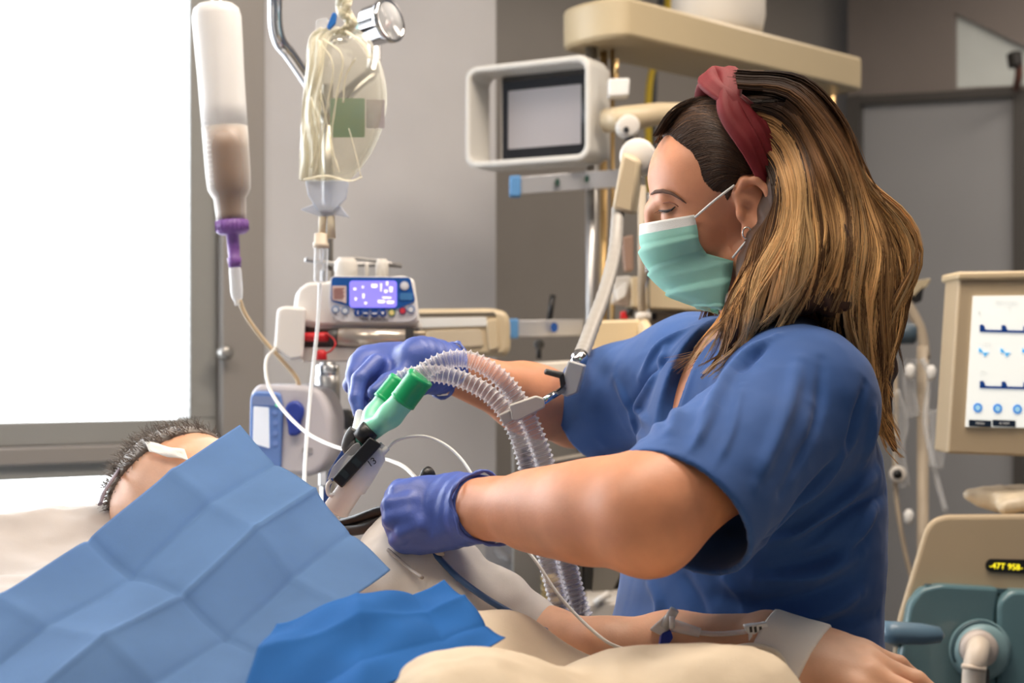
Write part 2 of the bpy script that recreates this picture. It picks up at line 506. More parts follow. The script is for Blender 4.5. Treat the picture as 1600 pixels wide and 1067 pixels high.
# window_1: frame, blown-out panes with the daylight behind them, blind slats between the panes
m_day = bpy.data.materials.new('daylight_pane'); m_day.use_nodes = True
nt = m_day.node_tree; nt.nodes.clear()
em = nt.nodes.new('ShaderNodeEmission'); em.inputs[0].default_value = (0.93, 0.97, 1.0, 1); em.inputs[1].default_value = WINDOW_STRENGTH
ou = nt.nodes.new('ShaderNodeOutputMaterial'); nt.links.new(em.outputs[0], ou.inputs[0])
win = thing('window_1', None, None, wp(-1.0, Z_LO0)); win['kind'] = 'structure'
fr = MB()
def bar(mb, s0, s1, z0, z1, o0=0.012, o1=-0.10):
    mb.prism([wp(s0, z0, o0), wp(s1, z0, o0), wp(s1, z1, o0), wp(s0, z1, o0)], [wp(s0, z0, o1), wp(s1, z0, o1), wp(s1, z1, o1), wp(s0, z1, o1)])
s_g = 0.0                     # right edge of the pane
bar(fr, S_R-0.005, S_R+0.085, Z_LO0-.03, Z_TOP+.03, o0=.02); bar(fr, S_L, S_R, Z_LO1+.03, Z_SILL-0.045, o0=.012)
bar(fr, S_L, S_R, Z_TOP-.03, Z_TOP+.05)
bar(fr, S_L, S_R, Z_LO0-.04, Z_LO0+.03)
fr.build('window_frame', m_frame, win, bevel=.004)
sash = MB()
bar(sash, S_L, S_R-.005, Z_SILL-.045, Z_SILL, o0=-.012); bar(sash, s_g, S_R-.005, Z_SILL, Z_TOP-.03, o0=-.012)
bar(sash, S_L, S_R-.005, Z_LO1+.002, Z_LO1+.035, o0=-.004, o1=-.05)
sash.build('window_sash', mat('sash_grey', (150, 150, 146), .4), win, bevel=.003)
gl = MB(); bar(gl, S_L, S_R-.005, Z_SILL-.02, Z_TOP, o0=-.13, o1=-.135); bar(gl, S_L, S_R+.015, Z_LO0, Z_LO1+.02, o0=-.13, o1=-.135)
gl.build('window_pane', m_day, win)
sl = MB()
z = Z_SILL+.012
m_slat = sheet_mat('blind_slat', (216, 220, 228), .09, bump=0, noise=0)
while z < Z_TOP-.03:
    sl.prism([wp(S_L, z, -.062), wp(s_g+.003, z, -.062), wp(s_g+.003, z+.0045, -.086), wp(S_L, z+.0045, -.086)], [wp(S_L, z-.0006, -.062), wp(s_g+.003, z-.0006, -.062), wp(s_g+.003, z+.0039, -.086), wp(S_L, z+.0039, -.086)])
    z += .0205
z = Z_LO0+.03
while z < Z_LO1-.01:
    sl.prism([wp(S_L, z, -.062), wp(S_R, z, -.062), wp(S_R, z+.0045, -.086), wp(S_L, z+.0045, -.086)], [wp(S_L, z-.0006, -.062), wp(S_R, z-.0006, -.062), wp(S_R, z+.0039, -.086), wp(S_L, z+.0039, -.086)])
    z += .0205
sl.build('blind_slat', m_slat, win)
cords = MB()
for s in (-.30, -.86): cords.cyl(wp(s, Z_SILL, -.06), wp(s, Z_TOP, -.06), .0012, n=6)
cords.build('blind_cord', mat('cord_white', (225, 225, 228), .7), win)
hp = wp(.0536, CAM_Z-(551-567)/F_PX*2.828, .018)
mb = MB().cyl(hp, hp+NR*.03, .012, n=20).tube([hp+NR*.03, hp+NR*.034], [.014, .010], 20)
mb.build('window_handle', mat('handle_metal', (168, 165, 160), .3, .7), win)

# ceiling lamps (above the picture)
for i, (p, sx, sy, w) in enumerate(CEIL):
    t = thing('ceiling_light', 'flat warm ceiling light panel above the bed space', 'ceiling light', (p[0], p[1], 2.7), 'ceiling light panels')
    MB().box((p[0], p[1], 2.693), (sx+.05, sy+.05, .014)).build('frame', mat('lamp_white', (225, 225, 222), .5), t)
    MB().box((p[0], p[1], 2.684), (sx, sy, .004)).build('diffuser', mat('lamp_diffuser', (255, 240, 220), .5, emit=(255, 225, 190), es=1.0), t)
# ------------------------------------------------------------------ the woman in scrubs
m_skin = mat('skin', (202, 140, 106), .48, noise=.045, nscale=28, sss=.12, sssc=(1, .35, .18), bump=.08, bscale=420, spec=.4)
m_scrub = mat('scrub_cotton', (45, 82, 142), .75, noise=.03, nscale=14, bump=.12, bscale=1500, spec=.2, sheen=.15)
m_glove = mat('nitrile_glove', (74, 94, 168), .42, noise=.04, nscale=40, bump=.12, bscale=500, spec=.4)
# joints
Ls, Le, Lw = P(1252, 612, 1.43), P(1006, 806, 1.25), P(745, 793, 1.435)
Rs, Re, Rw = P(1085, 590, 1.72), P(900, 648, 1.89), P(684, 573, 1.70)
MID = (Ls+Rs)*.5
FT = V((-.954, -.30, 0)); RT = V((-.30, .954, 0))       # her chest's facing and her right
RM = Matrix(((FT.x, RT.x, 0), (FT.y, RT.y, 0), (0, 0, 1)))
NECK = MID-FT*.035+V((0, 0, .045))
# head frame
ps, th = math.radians(6), math.radians(13)
hh = V((-math.cos(ps), math.sin(ps), 0)); hl = V((0, 0, 1)).cross(hh)
hx = hh*math.cos(th)-V((0, 0, 1))*math.sin(th); hz = V((0, 0, 1))*math.cos(th)+hh*math.sin(th)
HS = 1.03
HC = P(1168, 335, 1.55); HC = V((0.376/2.2222*1.48, 1.55, CAM_Z+(567-341)/F_PX*1.50))
HR = np.array([[hx.x, hl.x, hz.x], [hx.y, hl.y, hz.y], [hx.z, hl.z, hz.z]])
def h2w(p): return (HR@(np.array(p, float).T*HS)).T+np.array(HC)
def h2wv(x, y, z): return V(h2w((x/1000, y/1000, z/1000)))
def px2loc(u, v, y):
    """the point of the head's own plane y (mm) that pixel (u, v) shows, in mm"""
    o = np.array((0, 0, CAM_Z)); d = np.array(P(u, v, 1.0))-o
    ol = HR.T@(o-np.array(HC))/HS*1000; dl = HR.T@d
    t = (y-ol[1])/dl[1]; return ol+dl*t
# --- head
H = Sculpt((-.125, -.105, -.20), (.135, .105, .155), .0021)
mm = lambda *a: np.array(a, float)/1000
H.ell(mm(-5, 0, 50), mm(92, 74, 80))
H.ell(mm(43, 0, 52), mm(51, 61, 54), k=.02)
H.ell(mm(46, 0, -2), mm(45, 57, 60), k=.02)
H.ell(mm(40, 0, -48), mm(42, 44, 34), k=.02)
H.ell(mm(66, 0, -62), mm(13, 17, 12), k=.018)
for s in (1, -1):
    H.cap(mm(4, s*50, -42), mm(62, s*16, -70), .014, .012, k=.02)
    H.ell(mm(64, s*42, -8), mm(22, 18, 18), k=.016)
    H.cap(mm(94, s*8, 36), mm(80, s*38, 39), .0085, .008, k=.012)
H.cap(mm(96, 0, 30), mm(113, 0, -4), .0075, .0085, k=.014)
for s in (1, -1): H.ell(mm(103, s*10, -11), mm(11, 8, 8), k=.008)
for s in (1, -1):
    H.ell(mm(97, s*31, 20), mm(15, 15, 11), k=.012, mode='cut')
    H.ell(mm(75.5, s*31, 21), mm(14, 14.5, 13.5), k=.004)
    H.cap(mm(88, s*18, 9), mm(83, s*44, 10), .004, .004, k=.008)
for s in (1, -1):                                        # ears
    ear = [(2, 69, 8), (3, 72, 24), (-6, 78, 34), (-18, 82, 32), (-26, 83, 19), (-24, 80, 3), (-14, 76, -10), (-4, 73, -18)]
    H.ell(mm(-8, s*72, 8), mm(17, 6, 26), k=.008)
    H.ell(mm(1, s*71.5, -19), mm(9, 5, 11), k=.007)
    for a, b in zip(ear[:-1], ear[1:]): H.cap(mm(a[0], s*a[1], a[2]), mm(b[0], s*b[1], b[2]), .0042, k=.004)
    H.ell(mm(-4, s*82, 4), mm(8, 9, 11), k=.005, mode='cut')
    H.cap(mm(-8, s*82, 22), mm(-17, s*84, 14), .0042, k=.004, mode='cut')
    H.ell(mm(6, s*73, 2), mm(4, 4, 6), k=.004)
nb = HR.T@(np.array(NECK)-np.array(HC))/HS
H.cap(mm(-22, 0, -40), nb*0.75+mm(-22, 0, -40)*.25, .051, .054, k=.03)
hv, hf = H.surface(); hv = relax(hv, hf, 2)
hv[:, 0] = np.where(hv[:, 0] > 0, hv[:, 0]*.92, hv[:, 0]); hv[:, 2] = np.where((hv[:, 2] < 0) & (hv[:, 0] > .02), hv[:, 2]*.85, hv[:, 2]); hv_w = h2w(hv); head_bvh = bvh_np(hv_w, hf)
# --- torso, neck and arms of the body
def torso(S, sh, k=.05):
    S.ell(MID+V((0, 0, -.135))-FT*.012, (.124-sh, .185-sh, .205-sh), RM, k=0)
    S.ell(MID+V((0, 0, -.31))-FT*.0, (.128-sh, .172-sh, .24-sh), RM, k=k)
    S.ell(MID+V((0, 0, -.46))-FT*.005, (.14-sh, .185-sh, .16-sh), RM, k=k)
    S.cap(Ls, Rs, .056-sh, k=k)
    S.cap(NECK-FT*.02+V((0, 0, -.02)), Ls, .046-sh, .05-sh, k=.05); S.cap(NECK-FT*.02+V((0, 0, -.02)), Rs, .046-sh, .05-sh, k=.05)
def hand(S, wrist, fwd, nrm, side, curls, thumb, r=0.0, sc=1.0, spread=(4, 0, -4, -9), kk=.010, pts={}):
    """side: +1 when the thumb lies along nrm x fwd. curls: 4 x 3 degrees. thumb: three unit directions (fwd, side, nrm)"""
    X = V(fwd).normalized(); Z = V(nrm); Z = (Z-X*Z.dot(X)).normalized(); Y = Z.cross(X)*side
    W_ = V(wrist); g = lambda x, y, z: W_+(X*x+Y*y+Z*z)*sc
    mcp = [(.092, .027, 0), (.096, .006, .003), (.090, -.015, .001), (.080, -.033, -.004)]
    L = [(.043, .025, .021), (.046, .029, .022), (.043, .027, .022), (.034, .021, .019)]
    R_ = [(.0105, .0092, .008), (.0108, .0094, .0082), (.0102, .009, .0078), (.009, .0078, .0068)]
    root = [(0, .013, 0), (0, .004, .001), (0, -.006, 0), (0, -.015, -.002)]
    for a, b in zip(root, mcp):
        S.cap(g(*a), g(b[0], b[1], b[2]-.004), .0165*sc+r, .0125*sc+r, k=.016)
    S.ell(g(.045, 0, -.004), np.array((.052, .036, .016))*sc+r, Matrix((X, Y, Z)).transposed(), k=.016)
    S.cap(g(.02, .018, -.008), g(.06, .030, -.012), .016*sc+r, .0115*sc+r, k=.014)
    S.cap(g(.02, -.018, -.008), g(.06, -.030, -.008), .014*sc+r, .011*sc+r, k=.014)
    tips = []
    for i in range(4):
        if i in pts:
            q4 = pts[i]
            for j in range(3): S.cap(q4[j], q4[j+1], R_[i][j]*sc+r, (R_[i][j+1] if j < 2 else R_[i][j]*.82)*sc+r, k=(.008 if j == 0 else .003))
            tips.append(q4[3]); continue
        a = math.radians(spread[i]); d = X*math.cos(a)+Y*math.sin(a); p = g(*mcp[i]); ang = 0
        ax = Y*math.cos(a)-X*math.sin(a)
        for j in range(3):
            ang += math.radians(curls[i][j])
            dd = d*math.cos(ang)-Z*math.sin(ang)
            q_ = p+dd*L[i][j]*sc
            S.cap(p, q_, R_[i][j]*sc+r, (R_[i][j+1] if j < 2 else R_[i][j]*.82)*sc+r, k=(kk if j == 0 else .004))
            if j < 2: pass
            p = q_
        tips.append(p)
    if 4 in pts:
        q4 = pts[4]; rr_ = (.0145, .0118, .0108, .0088)
        for j in range(3): S.cap(q4[j], q4[j+1], rr_[j]*sc+r, rr_[j+1]*sc+r, k=(.012 if j == 0 else .004))
        return tips
    p = g(.022, .028, -.006)
    for j, (l, ra, rb) in enumerate(((.042, .0145, .0115), (.034, .0112, .0105), (.026, .0105, .0085))):
        t = thumb[j]; dd = (X*t[0]+Y*t[1]+Z*t[2]).normalized(); q_ = p+dd*l*sc
        S.cap(p, q_, ra*sc+r, rb*sc+r, k=(.014 if j == 0 else .005)); p = q_
    tips.append(p)
    return tips
LH = dict(wrist=Lw+V((-.006, .004, -.005)), fwd=(-.93, .33, -.03), nrm=(-.34, -.86, .36), side=-1,
          curls=[(52, 62, 40), (66, 66, 45), (64, 64, 40), (38, 40, 30)],
          thumb=[(.85, .05, -.55), (.85, -.1, -.55), (.8, -.25, -.5)], spread=(3, 1, -3, -22), sc=.90,
          pts={0: [P(648, 765, 1.462), P(622, 768, 1.462), P(613, 774, 1.50), P(630, 785, 1.52)], 1: [P(640, 785, 1.448), P(611, 788, 1.452), P(608, 795, 1.492), P(628, 800, 1.515)],
               2: [P(640, 806, 1.44), P(612, 810, 1.446), P(610, 816, 1.485), P(630, 818, 1.51)], 3: [P(652, 822, 1.435), P(630, 832, 1.44), P(619, 843, 1.452), P(625, 853, 1.468)]})
RH = dict(wrist=Rw+V((-.008, -.004, .003)), fwd=(-.965, -.20, -.10), nrm=(-.12, -.74, .66), side=1,
          curls=[(66, 30, 12), (72, 36, 20), (74, 50, 30), (76, 60, 40)],
          thumb=[(.72, .45, .12), (.85, .25, -.25), (.72, -.05, -.6)], spread=(2, 0, -4, -8), sc=.92,
          pts={0: [P(588, 566, 1.664), P(562, 592, 1.640), P(556, 622, 1.628), P(561, 645, 1.620)], 1: [P(574, 560, 1.69), P(556, 585, 1.672), P(556, 615, 1.662), P(572, 640, 1.658)],
               4: [P(658, 584, 1.68), P(632, 586, 1.655), P(606, 598, 1.632), P(586, 612, 1.618)]})
B = Sculpt((-.20, 1.10, .56), (.52, 2.02, 1.36), .0034)
torso(B, .016)
B.cap(NECK+V((0, 0, -.05)), V(h2w(nb*0.6+mm(-22, 0, -40)*.4)), .062, .054, k=.04)
ud = (Le-Ls)
B.cap(Ls+V((0, 0, -.015)), Le, .044, .037, k=.03)
B.cap(Ls+ud*.4+V((0, 0, -.012)), Ls+ud*.8, .044, .039, k=.03)
fd = (Lw-Le)
B.cap(Ls+ud*.84+V((-.006, 0, -.006)), Le+fd*.36+V((.0, 0, .004)), .026, .028, k=.05)
B.cap(Le, Le+fd*.30, .0375, .0395, k=.04); B.cap(Le+fd*.28, Le+fd*.62, .0395, .0345, k=.03); B.cap(Le+fd*.55, Lw, .0355, .0270, k=.03)
B.cap(Lw-fd*.12, Lw, .0275, .0265, k=.02)
B.ell(Le+V((.006, -.002, -.020)), (.024, .026, .024), k=.04)
ud2 = Re-Rs; fd2 = Rw-Re
B.cap(Rs, Re, .048, .041, k=.03); B.cap(Re, Re+fd2*.38, .042, .0415, k=.02); B.cap(Re+fd2*.3, Rw, .041, .0255, k=.03)
hand(B, r=-.002, **LH); hand(B, r=-.002, **RH)
bv, bf = B.surface(); bv = relax(bv, bf, 26)
bv = bv+vnormals(bv, bf)*(fbm(bv, 45, 3)*.0009)[:, None]
wom = thing('person', 'woman in blue scrubs, face mask and red headband leaning over the bed', 'person', (MID.x, MID.y, 0))
body_v = np.concatenate([bv, hv_w]); body_f = np.concatenate([bf, hf+len(bv)])
mesh_np('body', body_v, body_f, m_skin, wom)
# --- eye detail
m_brow = mat('brow_hair', (92, 64, 50), .8); m_lash = mat('lash', (34, 22, 18), .6)
def on_head(u, v, out=.001):
    h, n = cast(head_bvh, u, v)
    return (h+n*out) if h is not None else P(u, v, 1.49)
def mirror(p):
    l = HR.T@(np.array(p)-np.array(HC)); l[1] = -l[1]; return V(HR@l+np.array(HC))
for mir in (0, 1):
    f_ = (lambda p: mirror(p)) if mir else (lambda p: p)
    br = [f_(on_head(u, v, .0012)) for u, v in [(1019, 303), (1026, 299), (1037, 298), (1050, 301), (1063, 309), (1073, 317)]]
    MB().tube(br, [.0010, .0020, .0022, .0018, .0012, .0006], 8).build('eyebrow', m_brow, wom)
    el = [f_(on_head(u, v, .0012)) for u, v in [(1030, 327), (1036, 329), (1043, 329), (1050, 327), (1056, 322)]]
    lash = MB().tube(el, [.0006, .0011, .0013, .0011, .0006], 6)
    for k, (u, v) in enumerate([(1032, 328), (1035, 329.4), (1038, 329.8), (1041, 330), (1044, 329.6), (1047, 328.6), (1050, 327)]):
        a = on_head(u, v, .001); b = a+V((-.0058+.0004*k, -.002, -.0028))
        lash.tube([f_(a), f_(b)], [.0005, .0002], 4)
    lash.build('eyelashes', m_lash, wom)
    lid = [f_(on_head(u, v, .0002)) for u, v in [(1031, 320), (1038, 316), (1046, 315), (1054, 318), (1060, 322)]]
    MB().tube(lid, [.0003, .0006, .0007, .0006, .0003], 6).build('eyelid_crease', mat('lid_crease', (150, 96, 74), .6), wom)
# --- earrings
m_silver = mat('silver', (215, 212, 205), .2, 1.0)
lob = on_head(1168, 364, .003)
ring = [lob+V((math.cos(a)*.0045, -.001, math.sin(a)*.0062)) for a in np.linspace(0, 2*math.pi, 20, endpoint=False)]
MB().tube(ring, .0009, 8, closed=True).build('ear_ring', m_silver, wom)
c = lob+V((.002, .001, -.028))
ring = [c+V((math.cos(a)*.0085, 0, math.sin(a)*.012)) for a in np.linspace(0, 2*math.pi, 28, endpoint=False)]
MB().tube(ring, .0007, 8, closed=True).build('hoop_earring', m_silver, wom)
# --- mask
m_mask = sheet_mat('mask_mint', (190, 243, 232), .42, .75, bump=.2, bscale=1200)
m_maskw = mat('mask_white', (228, 230, 226), .75, bump=.2, bscale=1200)
prof = spline([(1001, 352), (1001, 378), (1008, 408), (1021, 432), (1042, 455), (1074, 469), (1112, 480)], 6)
Cl = [px2loc(u, v, 0) for u, v in prof]
edge = spline([(1085, 335), (1090, 358), (1093, 378), (1104, 396)], 6)[:19]+spline([(1146, 402), (1143, 432), (1134, 468), (1129, 484)], 6)[1:]
edge = [edge[min(len(edge)-1, int(round(i*(len(edge)-1)/(len(prof)-1))))] for i in range(len(prof))]
El = []
for i, (u, v) in enumerate(edge):
    y = 56 if u < 1120 else 60
    h, n = cast(head_bvh, u, v)
    if h is not None and u < 1120: y = float((HR.T@(np.array(h+n*.003)-np.array(HC)))[1]/HS*1000)
    El.append(px2loc(u, v, max(y, 50)))
rows = []
nr = len(prof)
for i in range(nr):
    row = []; t = i/(nr-1)
    pl = (1-((t*4.4) % 1.0))**1.4*5.0 if .2 < t < .93 else 0.8
    for j in range(-14, 15):
        s = abs(j)/14; a = s*math.pi/2
        wv = (1-math.cos(a))**1.5
        x = Cl[i][0]+(El[i][0]-Cl[i][0])*wv; z_ = Cl[i][2]+(El[i][2]-Cl[i][2])*(s**1.25); y = El[i][1]*math.sin(a)**.8
        o_ = pl*(1-s*.4)
        row.append(V(h2wv(x+o_*math.cos(a), (y+o_*math.sin(a))*(1 if j >= 0 else -1), z_+(0.5*math.sin(j*1.7+i*.6) if .5 < t else 0))))
    rows.append(row)
mk = MB().grid(rows).build('face_mask', m_mask, wom, solid=.0011)
mk.data.materials.append(m_maskw)
for p in mk.data.polygons:
    if p.index//28 < 4: p.material_index = 1
for mir in (0, 1):
    f_ = mirror if mir else (lambda p: p)
    for (a, b) in (((1086, 339), (1150, 290)), ((1145, 402), (1173, 369))):
        pa = h2wv(*px2loc(a[0], a[1], El[0][1]+1 if a[0] < 1120 else 61)); pb = on_head(b[0], b[1], .002)
        m_ = (pa+pb)/2+V((0, -.004, .001))
        MB().tube([f_(V(q_)) for q_ in spline([pa, m_, pb], 6)], .0013, 8).build('ear_loop', m_maskw, wom)
# --- gloves
def glove(Hd, wr, fd_, rad, name, seed, tilt):
    S = Sculpt(np.array(wr)-.17, np.array(wr)+.17, .0020)
    hand(S, r=.0012, **Hd)
    f = fd_.normalized()
    Sc = Sculpt(np.array(wr)-.17, np.array(wr)+.17, .0020)
    Sc.cap(wr+f*.03, wr-f*.05, rad, rad+.006)
    pl = (f+V(tilt)).normalized(); e0 = wr-f*.013
    Sc.op(lambda X, Y, Z: (X-e0.x)*pl.x+(Y-e0.y)*pl.y+(Z-e0.z)*pl.z, np.array(wr)-.17, np.array(wr)+.17, 0, 'cut')
    S.D = smin(S.D, Sc.D, .012)
    v, fc = S.surface(); v = relax(v, fc, 2); n = vnormals(v, fc)
    w_ = np.clip(1-np.linalg.norm(v-np.array(wr+f*.01), axis=1)/.055, 0, 1)
    along = (v-np.array(wr))@np.array(f)
    v = v+n*((fbm(v, 130, seed)*.0007)+w_*.0016*np.sin(along*420+fbm(v, 60, seed+1)*2.5))[:, None]
    g = mesh_np(name, v, fc, m_glove, wom)
    # rolled cuff edge
    u = pl.orthogonal().normalized(); w2 = pl.cross(u); ring = []
    for k in range(48):
        a = 2*math.pi*k/48; d = u*math.cos(a)+w2*math.sin(a)
        ff = f*(d.dot(pl)); r_ = rad+.0045+.0018*math.sin(a*5+seed)
        ring.append(e0+d*r_/max(.5, math.sqrt(max(.2, 1-(d.dot(f))**2)))+f*(.002*math.sin(a*7+seed)))
    MB().tube(ring, [.0021+.0006*math.sin(k*1.9) for k in range(48)], 8, closed=True).build('cuff_roll', m_glove, g)
    return g
glove(LH, Lw, fd, .0315, 'glove', 5, (.15, .1, -.25))
glove(RH, Rw, fd2, .030, 'glove', 9, (0, 0, .1))
# --- scrub top
LO, HI = (-.02, 1.13, .64), (.54, 2.0, 1.36)
T = Sculpt(LO, HI, .0029)
torso(T, 0.0)
T.ell(MID+V((0, 0, -.40))+FT*.006, (.142, .182, .21), RM, k=.06)
HEMS = []
def sleeve(a, b, t_end, r0, r1, tilt, k=.05):
    S = Sculpt(LO, HI, .0029); d = b-a; e = a+d*t_end; f = (d.normalized()+V(tilt)).normalized()
    HEMS.append((e, f.normalized()))
    S.cap(a, a+d*(t_end+.35), r0, r1)
    S.op(lambda X, Y, Z: -((X-e.x)*f.x+(Y-e.y)*f.y+(Z-e.z)*f.z), np.array(e)-.2, np.array(e)+.2, 0, 'cut')
    S.cap(a+d*(t_end*.62), a+d*(t_end+.4), (r0+r1)/2-.008, r1-.0042, k=0, mode='cut')
    T.D = smin(T.D, S.D, k)
sleeve(Ls+V((0, 0, -.014)), Le+V((0, 0, -.026)), .80, .070, .075, (.0, .0, -.22), .035)
sleeve(Rs, Re, .80, .074, .072, (0, 0, .0), .04)
T.cap(NECK+FT*.02+V((0, 0, .0)), NECK+FT*.03+V((0, 0, .15)), .058, .075, k=.006, mode='cut')
T.cap(NECK+FT*.05, NECK+FT*.135+V((0, 0, -.075)), .046, .020, k=.006, mode='cut')
tv, tf = T.surface(); tv = relax(tv, tf, 3); tn = vnormals(tv, tf)
tb = bvh_np(tv, tf)
def csegs(L, bvh):
    out = []
    for pp, w, a in L:
        q_ = []
        for (u, v) in spline(pp, 4):
            h, n = cast(bvh, u, v)
            if h is not None: q_.append((u, v, h.y))
        if len(q_) > 1: out.append((q_, w, a))
    return out
FL = [([(1212, 522), (1165, 560), (1120, 620), (1065, 735)], .009, .006), ([(1200, 535), (1160, 580)], .006, -.004),
      ([(1250, 560), (1225, 650), (1180, 760)], .010, .004), ([(1285, 560), (1275, 660), (1220, 770)], .008, -.003),
      ([(1310, 715), (1262, 770), (1215, 830), (1165, 868)], .008, -.006), ([(1330, 690), (1290, 745), (1240, 800)], .009, .005),
      ([(1352, 600), (1335, 660), (1316, 715)], .007, -.004), ([(1365, 640), (1350, 720)], .008, .004),
      ([(1120, 640), (1090, 690), (1052, 732)], .004, .002), ([(1160, 600), (1140, 680), (1110, 740)], .005, .002),
      ([(1380, 730), (1330, 770), (1250, 830), (1190, 850)], .011, .007), ([(1382, 770), (1320, 800), (1240, 860)], .009, -.006),
      ([(1365, 790), (1330, 850), (1280, 890)], .009, .006), ([(1350, 840), (1290, 870), (1200, 890)], .01, -.006),
      ([(1345, 865), (1270, 900), (1180, 905)], .01, .006), ([(1340, 900), (1270, 930), (1180, 945), (1120, 930)], .011, -.006),
      ([(1345, 925), (1290, 955), (1200, 985)], .011, .006), ([(1370, 960), (1300, 975), (1220, 1010)], .01, -.004),
      ([(1010, 900), (1030, 940), (1025, 985)], .010, .004), ([(1060, 890), (1090, 940), (1100, 1000)], .010, -.004), ([(1110, 880), (1150, 930), (1180, 1000)], .008, .003),
      ([(1105, 500), (1060, 540), (1010, 600), (985, 640)], .010, -.005), ([(1080, 510), (1030, 545), (1000, 590)], .008, .005),
      ([(1040, 545), (1020, 600), (1000, 640), (1040, 680)], .008, .006), ([(1060, 560), (1050, 610), (1040, 650)], .008, -.005),
      ([(960, 590), (985, 640), (1000, 690)], .008, .004), ([(1090, 560), (1070, 620), (1045, 690)], .008, .005)]
tv0 = tv.copy()
tv = folds(tv, tn, csegs([(a, w*.72, h_*1.55) for a, w, h_ in FL], tb)); tn = vnormals(tv, tf)
hemw = np.ones(len(tv))
for (e_, f_) in HEMS:
    dpl = np.abs((tv-np.array(e_))@np.array(f_)); near = np.linalg.norm(tv-np.array(e_), axis=1) < .12
    hemw = np.where(near, np.minimum(hemw, np.clip((dpl-.004)/.03, 0, 1)), hemw)
na_, nb_ = np.array(NECK+FT*.02), np.array(NECK+FT*.135+V((0, 0, -.075))); ne_ = nb_-na_
tn_ = np.clip((tv-na_)@ne_/ne_.dot(ne_), 0, 1); nd_ = np.linalg.norm(tv-na_-tn_[:, None]*ne_, axis=1)
hemw = np.minimum(hemw, np.clip((nd_-(.075-.045*tn_))/.03, 0, 1))
tv = tv0+(tv-tv0)*hemw[:, None]
tv = tv+tn*hemw[:, None]*((fbm(tv, 24, 11)*.0032+(np.abs(fbm(tv, 38, 13))-.3)*-.0030+fbm(tv, 75, 12)*.0008))[:, None]
top = mesh_np('scrub_top', tv, tf, m_scrub, wom)
top_bvh = bvh_np(tv, tf)
# --- trousers and clogs behind the bed
L_ = Sculpt((-.05, 1.25, .0), (.6, 1.9, .86), .008)
hip = V((MID.x, MID.y, .78))
L_.ell(hip, (.135, .175, .12), RM)
for s in (1, -1):
    a = hip+RT*s*.085; b = V((a.x, a.y, .46)); c = V((a.x, a.y, .07))+FT*-.01
    L_.cap(a, b, .088, .068, k=.04); L_.cap(b, c, .068, .062, k=.03)
lv, lf = L_.surface(); lv = relax(lv, lf, 2)
lv[:, 2] = np.maximum(lv[:, 2], .03)
mesh_np('scrub_trousers', lv, lf, m_scrub, wom)
for s in (1, -1):
    c = hip+RT*s*.085; S = Sculpt((c.x-.25, c.y-.2, -.01), (c.x+.2, c.y+.2, .12), .006)
    S.cap((c.x+.02, c.y, .045), tuple(V((c.x, c.y, .035))+FT*.15), .045, .04); S.D = smax(S.D, (-(S.lo[2]+S.h*np.arange(S.n[2]))+.002)[None, None, :].astype(np.float32)*np.ones_like(S.D), 0)
    v, f = S.surface(); mesh_np('shoe', v, f, mat('clog_white', (225, 225, 222), .5), wom)
# --- hair: a soft mass with locks and strands lying on it
HM = Sculpt((.10, 1.36, 1.06), (.52, 1.80, 1.52), .003)
hp_ = lambda u, v, d: P(u, v, d)
def blob(u, v, d, r, k=.03): HM.ell(P(u, v, d), r, k=k)
HM.ell(P(1216, 212, 1.55), (.061, .080, .066), k=.03)
HM.ell(P(1186, 160, 1.55), (.05, .062, .034), k=.03)
HM.ell(P(1205, 145, 1.55), (.055, .07, .024), k=.03)
HM.ell(P(1160, 165, 1.55), (.04, .066, .028), k=.02)
HM.ell(P(1190, 170, 1.55), (.05, .07, .042), k=.03)
HM.ell(P(1258, 300, 1.545), (.056, .085, .075), k=.03)
for (a, b, ra, rb) in (((1245, 300, 1.47), (1252, 410, 1.455), .032, .034), ((1252, 410, 1.455), (1232, 472, 1.46), .030, .019), ((1220, 290, 1.475), (1196, 400, 1.475), .011, .022),
                       ((1196, 400, 1.475), (1166, 490, 1.465), .022, .020), ((1166, 490, 1.465), (1136, 545, 1.47), .020, .010),
                       ((1300, 300, 1.53), (1330, 400, 1.52), .042, .046), ((1330, 400, 1.52), (1340, 470, 1.50), .046, .040), ((1290, 380, 1.47), (1300, 458, 1.455), .03, .023),
                       ((1340, 470, 1.50), (1368, 580, 1.48), .036, .017), ((1368, 580, 1.48), (1372, 650, 1.475), .016, .010), ((1372, 650, 1.475), (1398, 704, 1.475), .010, .003),
                       ((1270, 320, 1.62), (1270, 480, 1.66), .05, .035), ((1220, 380, 1.635), (1180, 520, 1.66), .028, .016)):
    HM.cap(P(*a), P(*b), ra, rb, k=.022)
hmv, hmf = HM.surface(); hmv = relax(hmv, hmf, 3)
hmn = vnormals(hmv, hmf)
hmv = hmv+hmn*(np.sin((hmv[:, 0]*1.0+.35*hmv[:, 2])*330+fbm(hmv, 22, 5)*3)*.0016)[:, None]
# close-lying front hair between the hairline and the headband
line = [(1010, 226), (1016, 214), (1030, 207), (1045, 209), (1060, 220), (1080, 238), (1091, 258), (1098, 284), (1112, 300), (1128, 305), (1137, 318), (1146, 306), (1153, 290), (1178, 274), (1215, 285), (1290, 200), (1220, 80), (1050, 90), (1000, 150)]
poly2 = np.array([px2loc(u, v, 55 if i > 3 and i < 16 else 25)[[0, 2]] for i, (u, v) in enumerate(line)])/1000
C_ = Sculpt((-.125, -.105, -.06), (.135, .105, .17), .0022)
C_.ell(mm(-5, 0, 50), mm(92, 74, 80)); C_.ell(mm(43, 0, 52), mm(51, 61, 54), k=.02); C_.ell(mm(46, 0, -2), mm(45, 57, 60), k=.02)
ax = [C_.lo[j]+C_.h*np.arange(C_.n[j]) for j in range(3)]
XX, ZZ = np.meshgrid(ax[0], ax[2], indexing='ij')
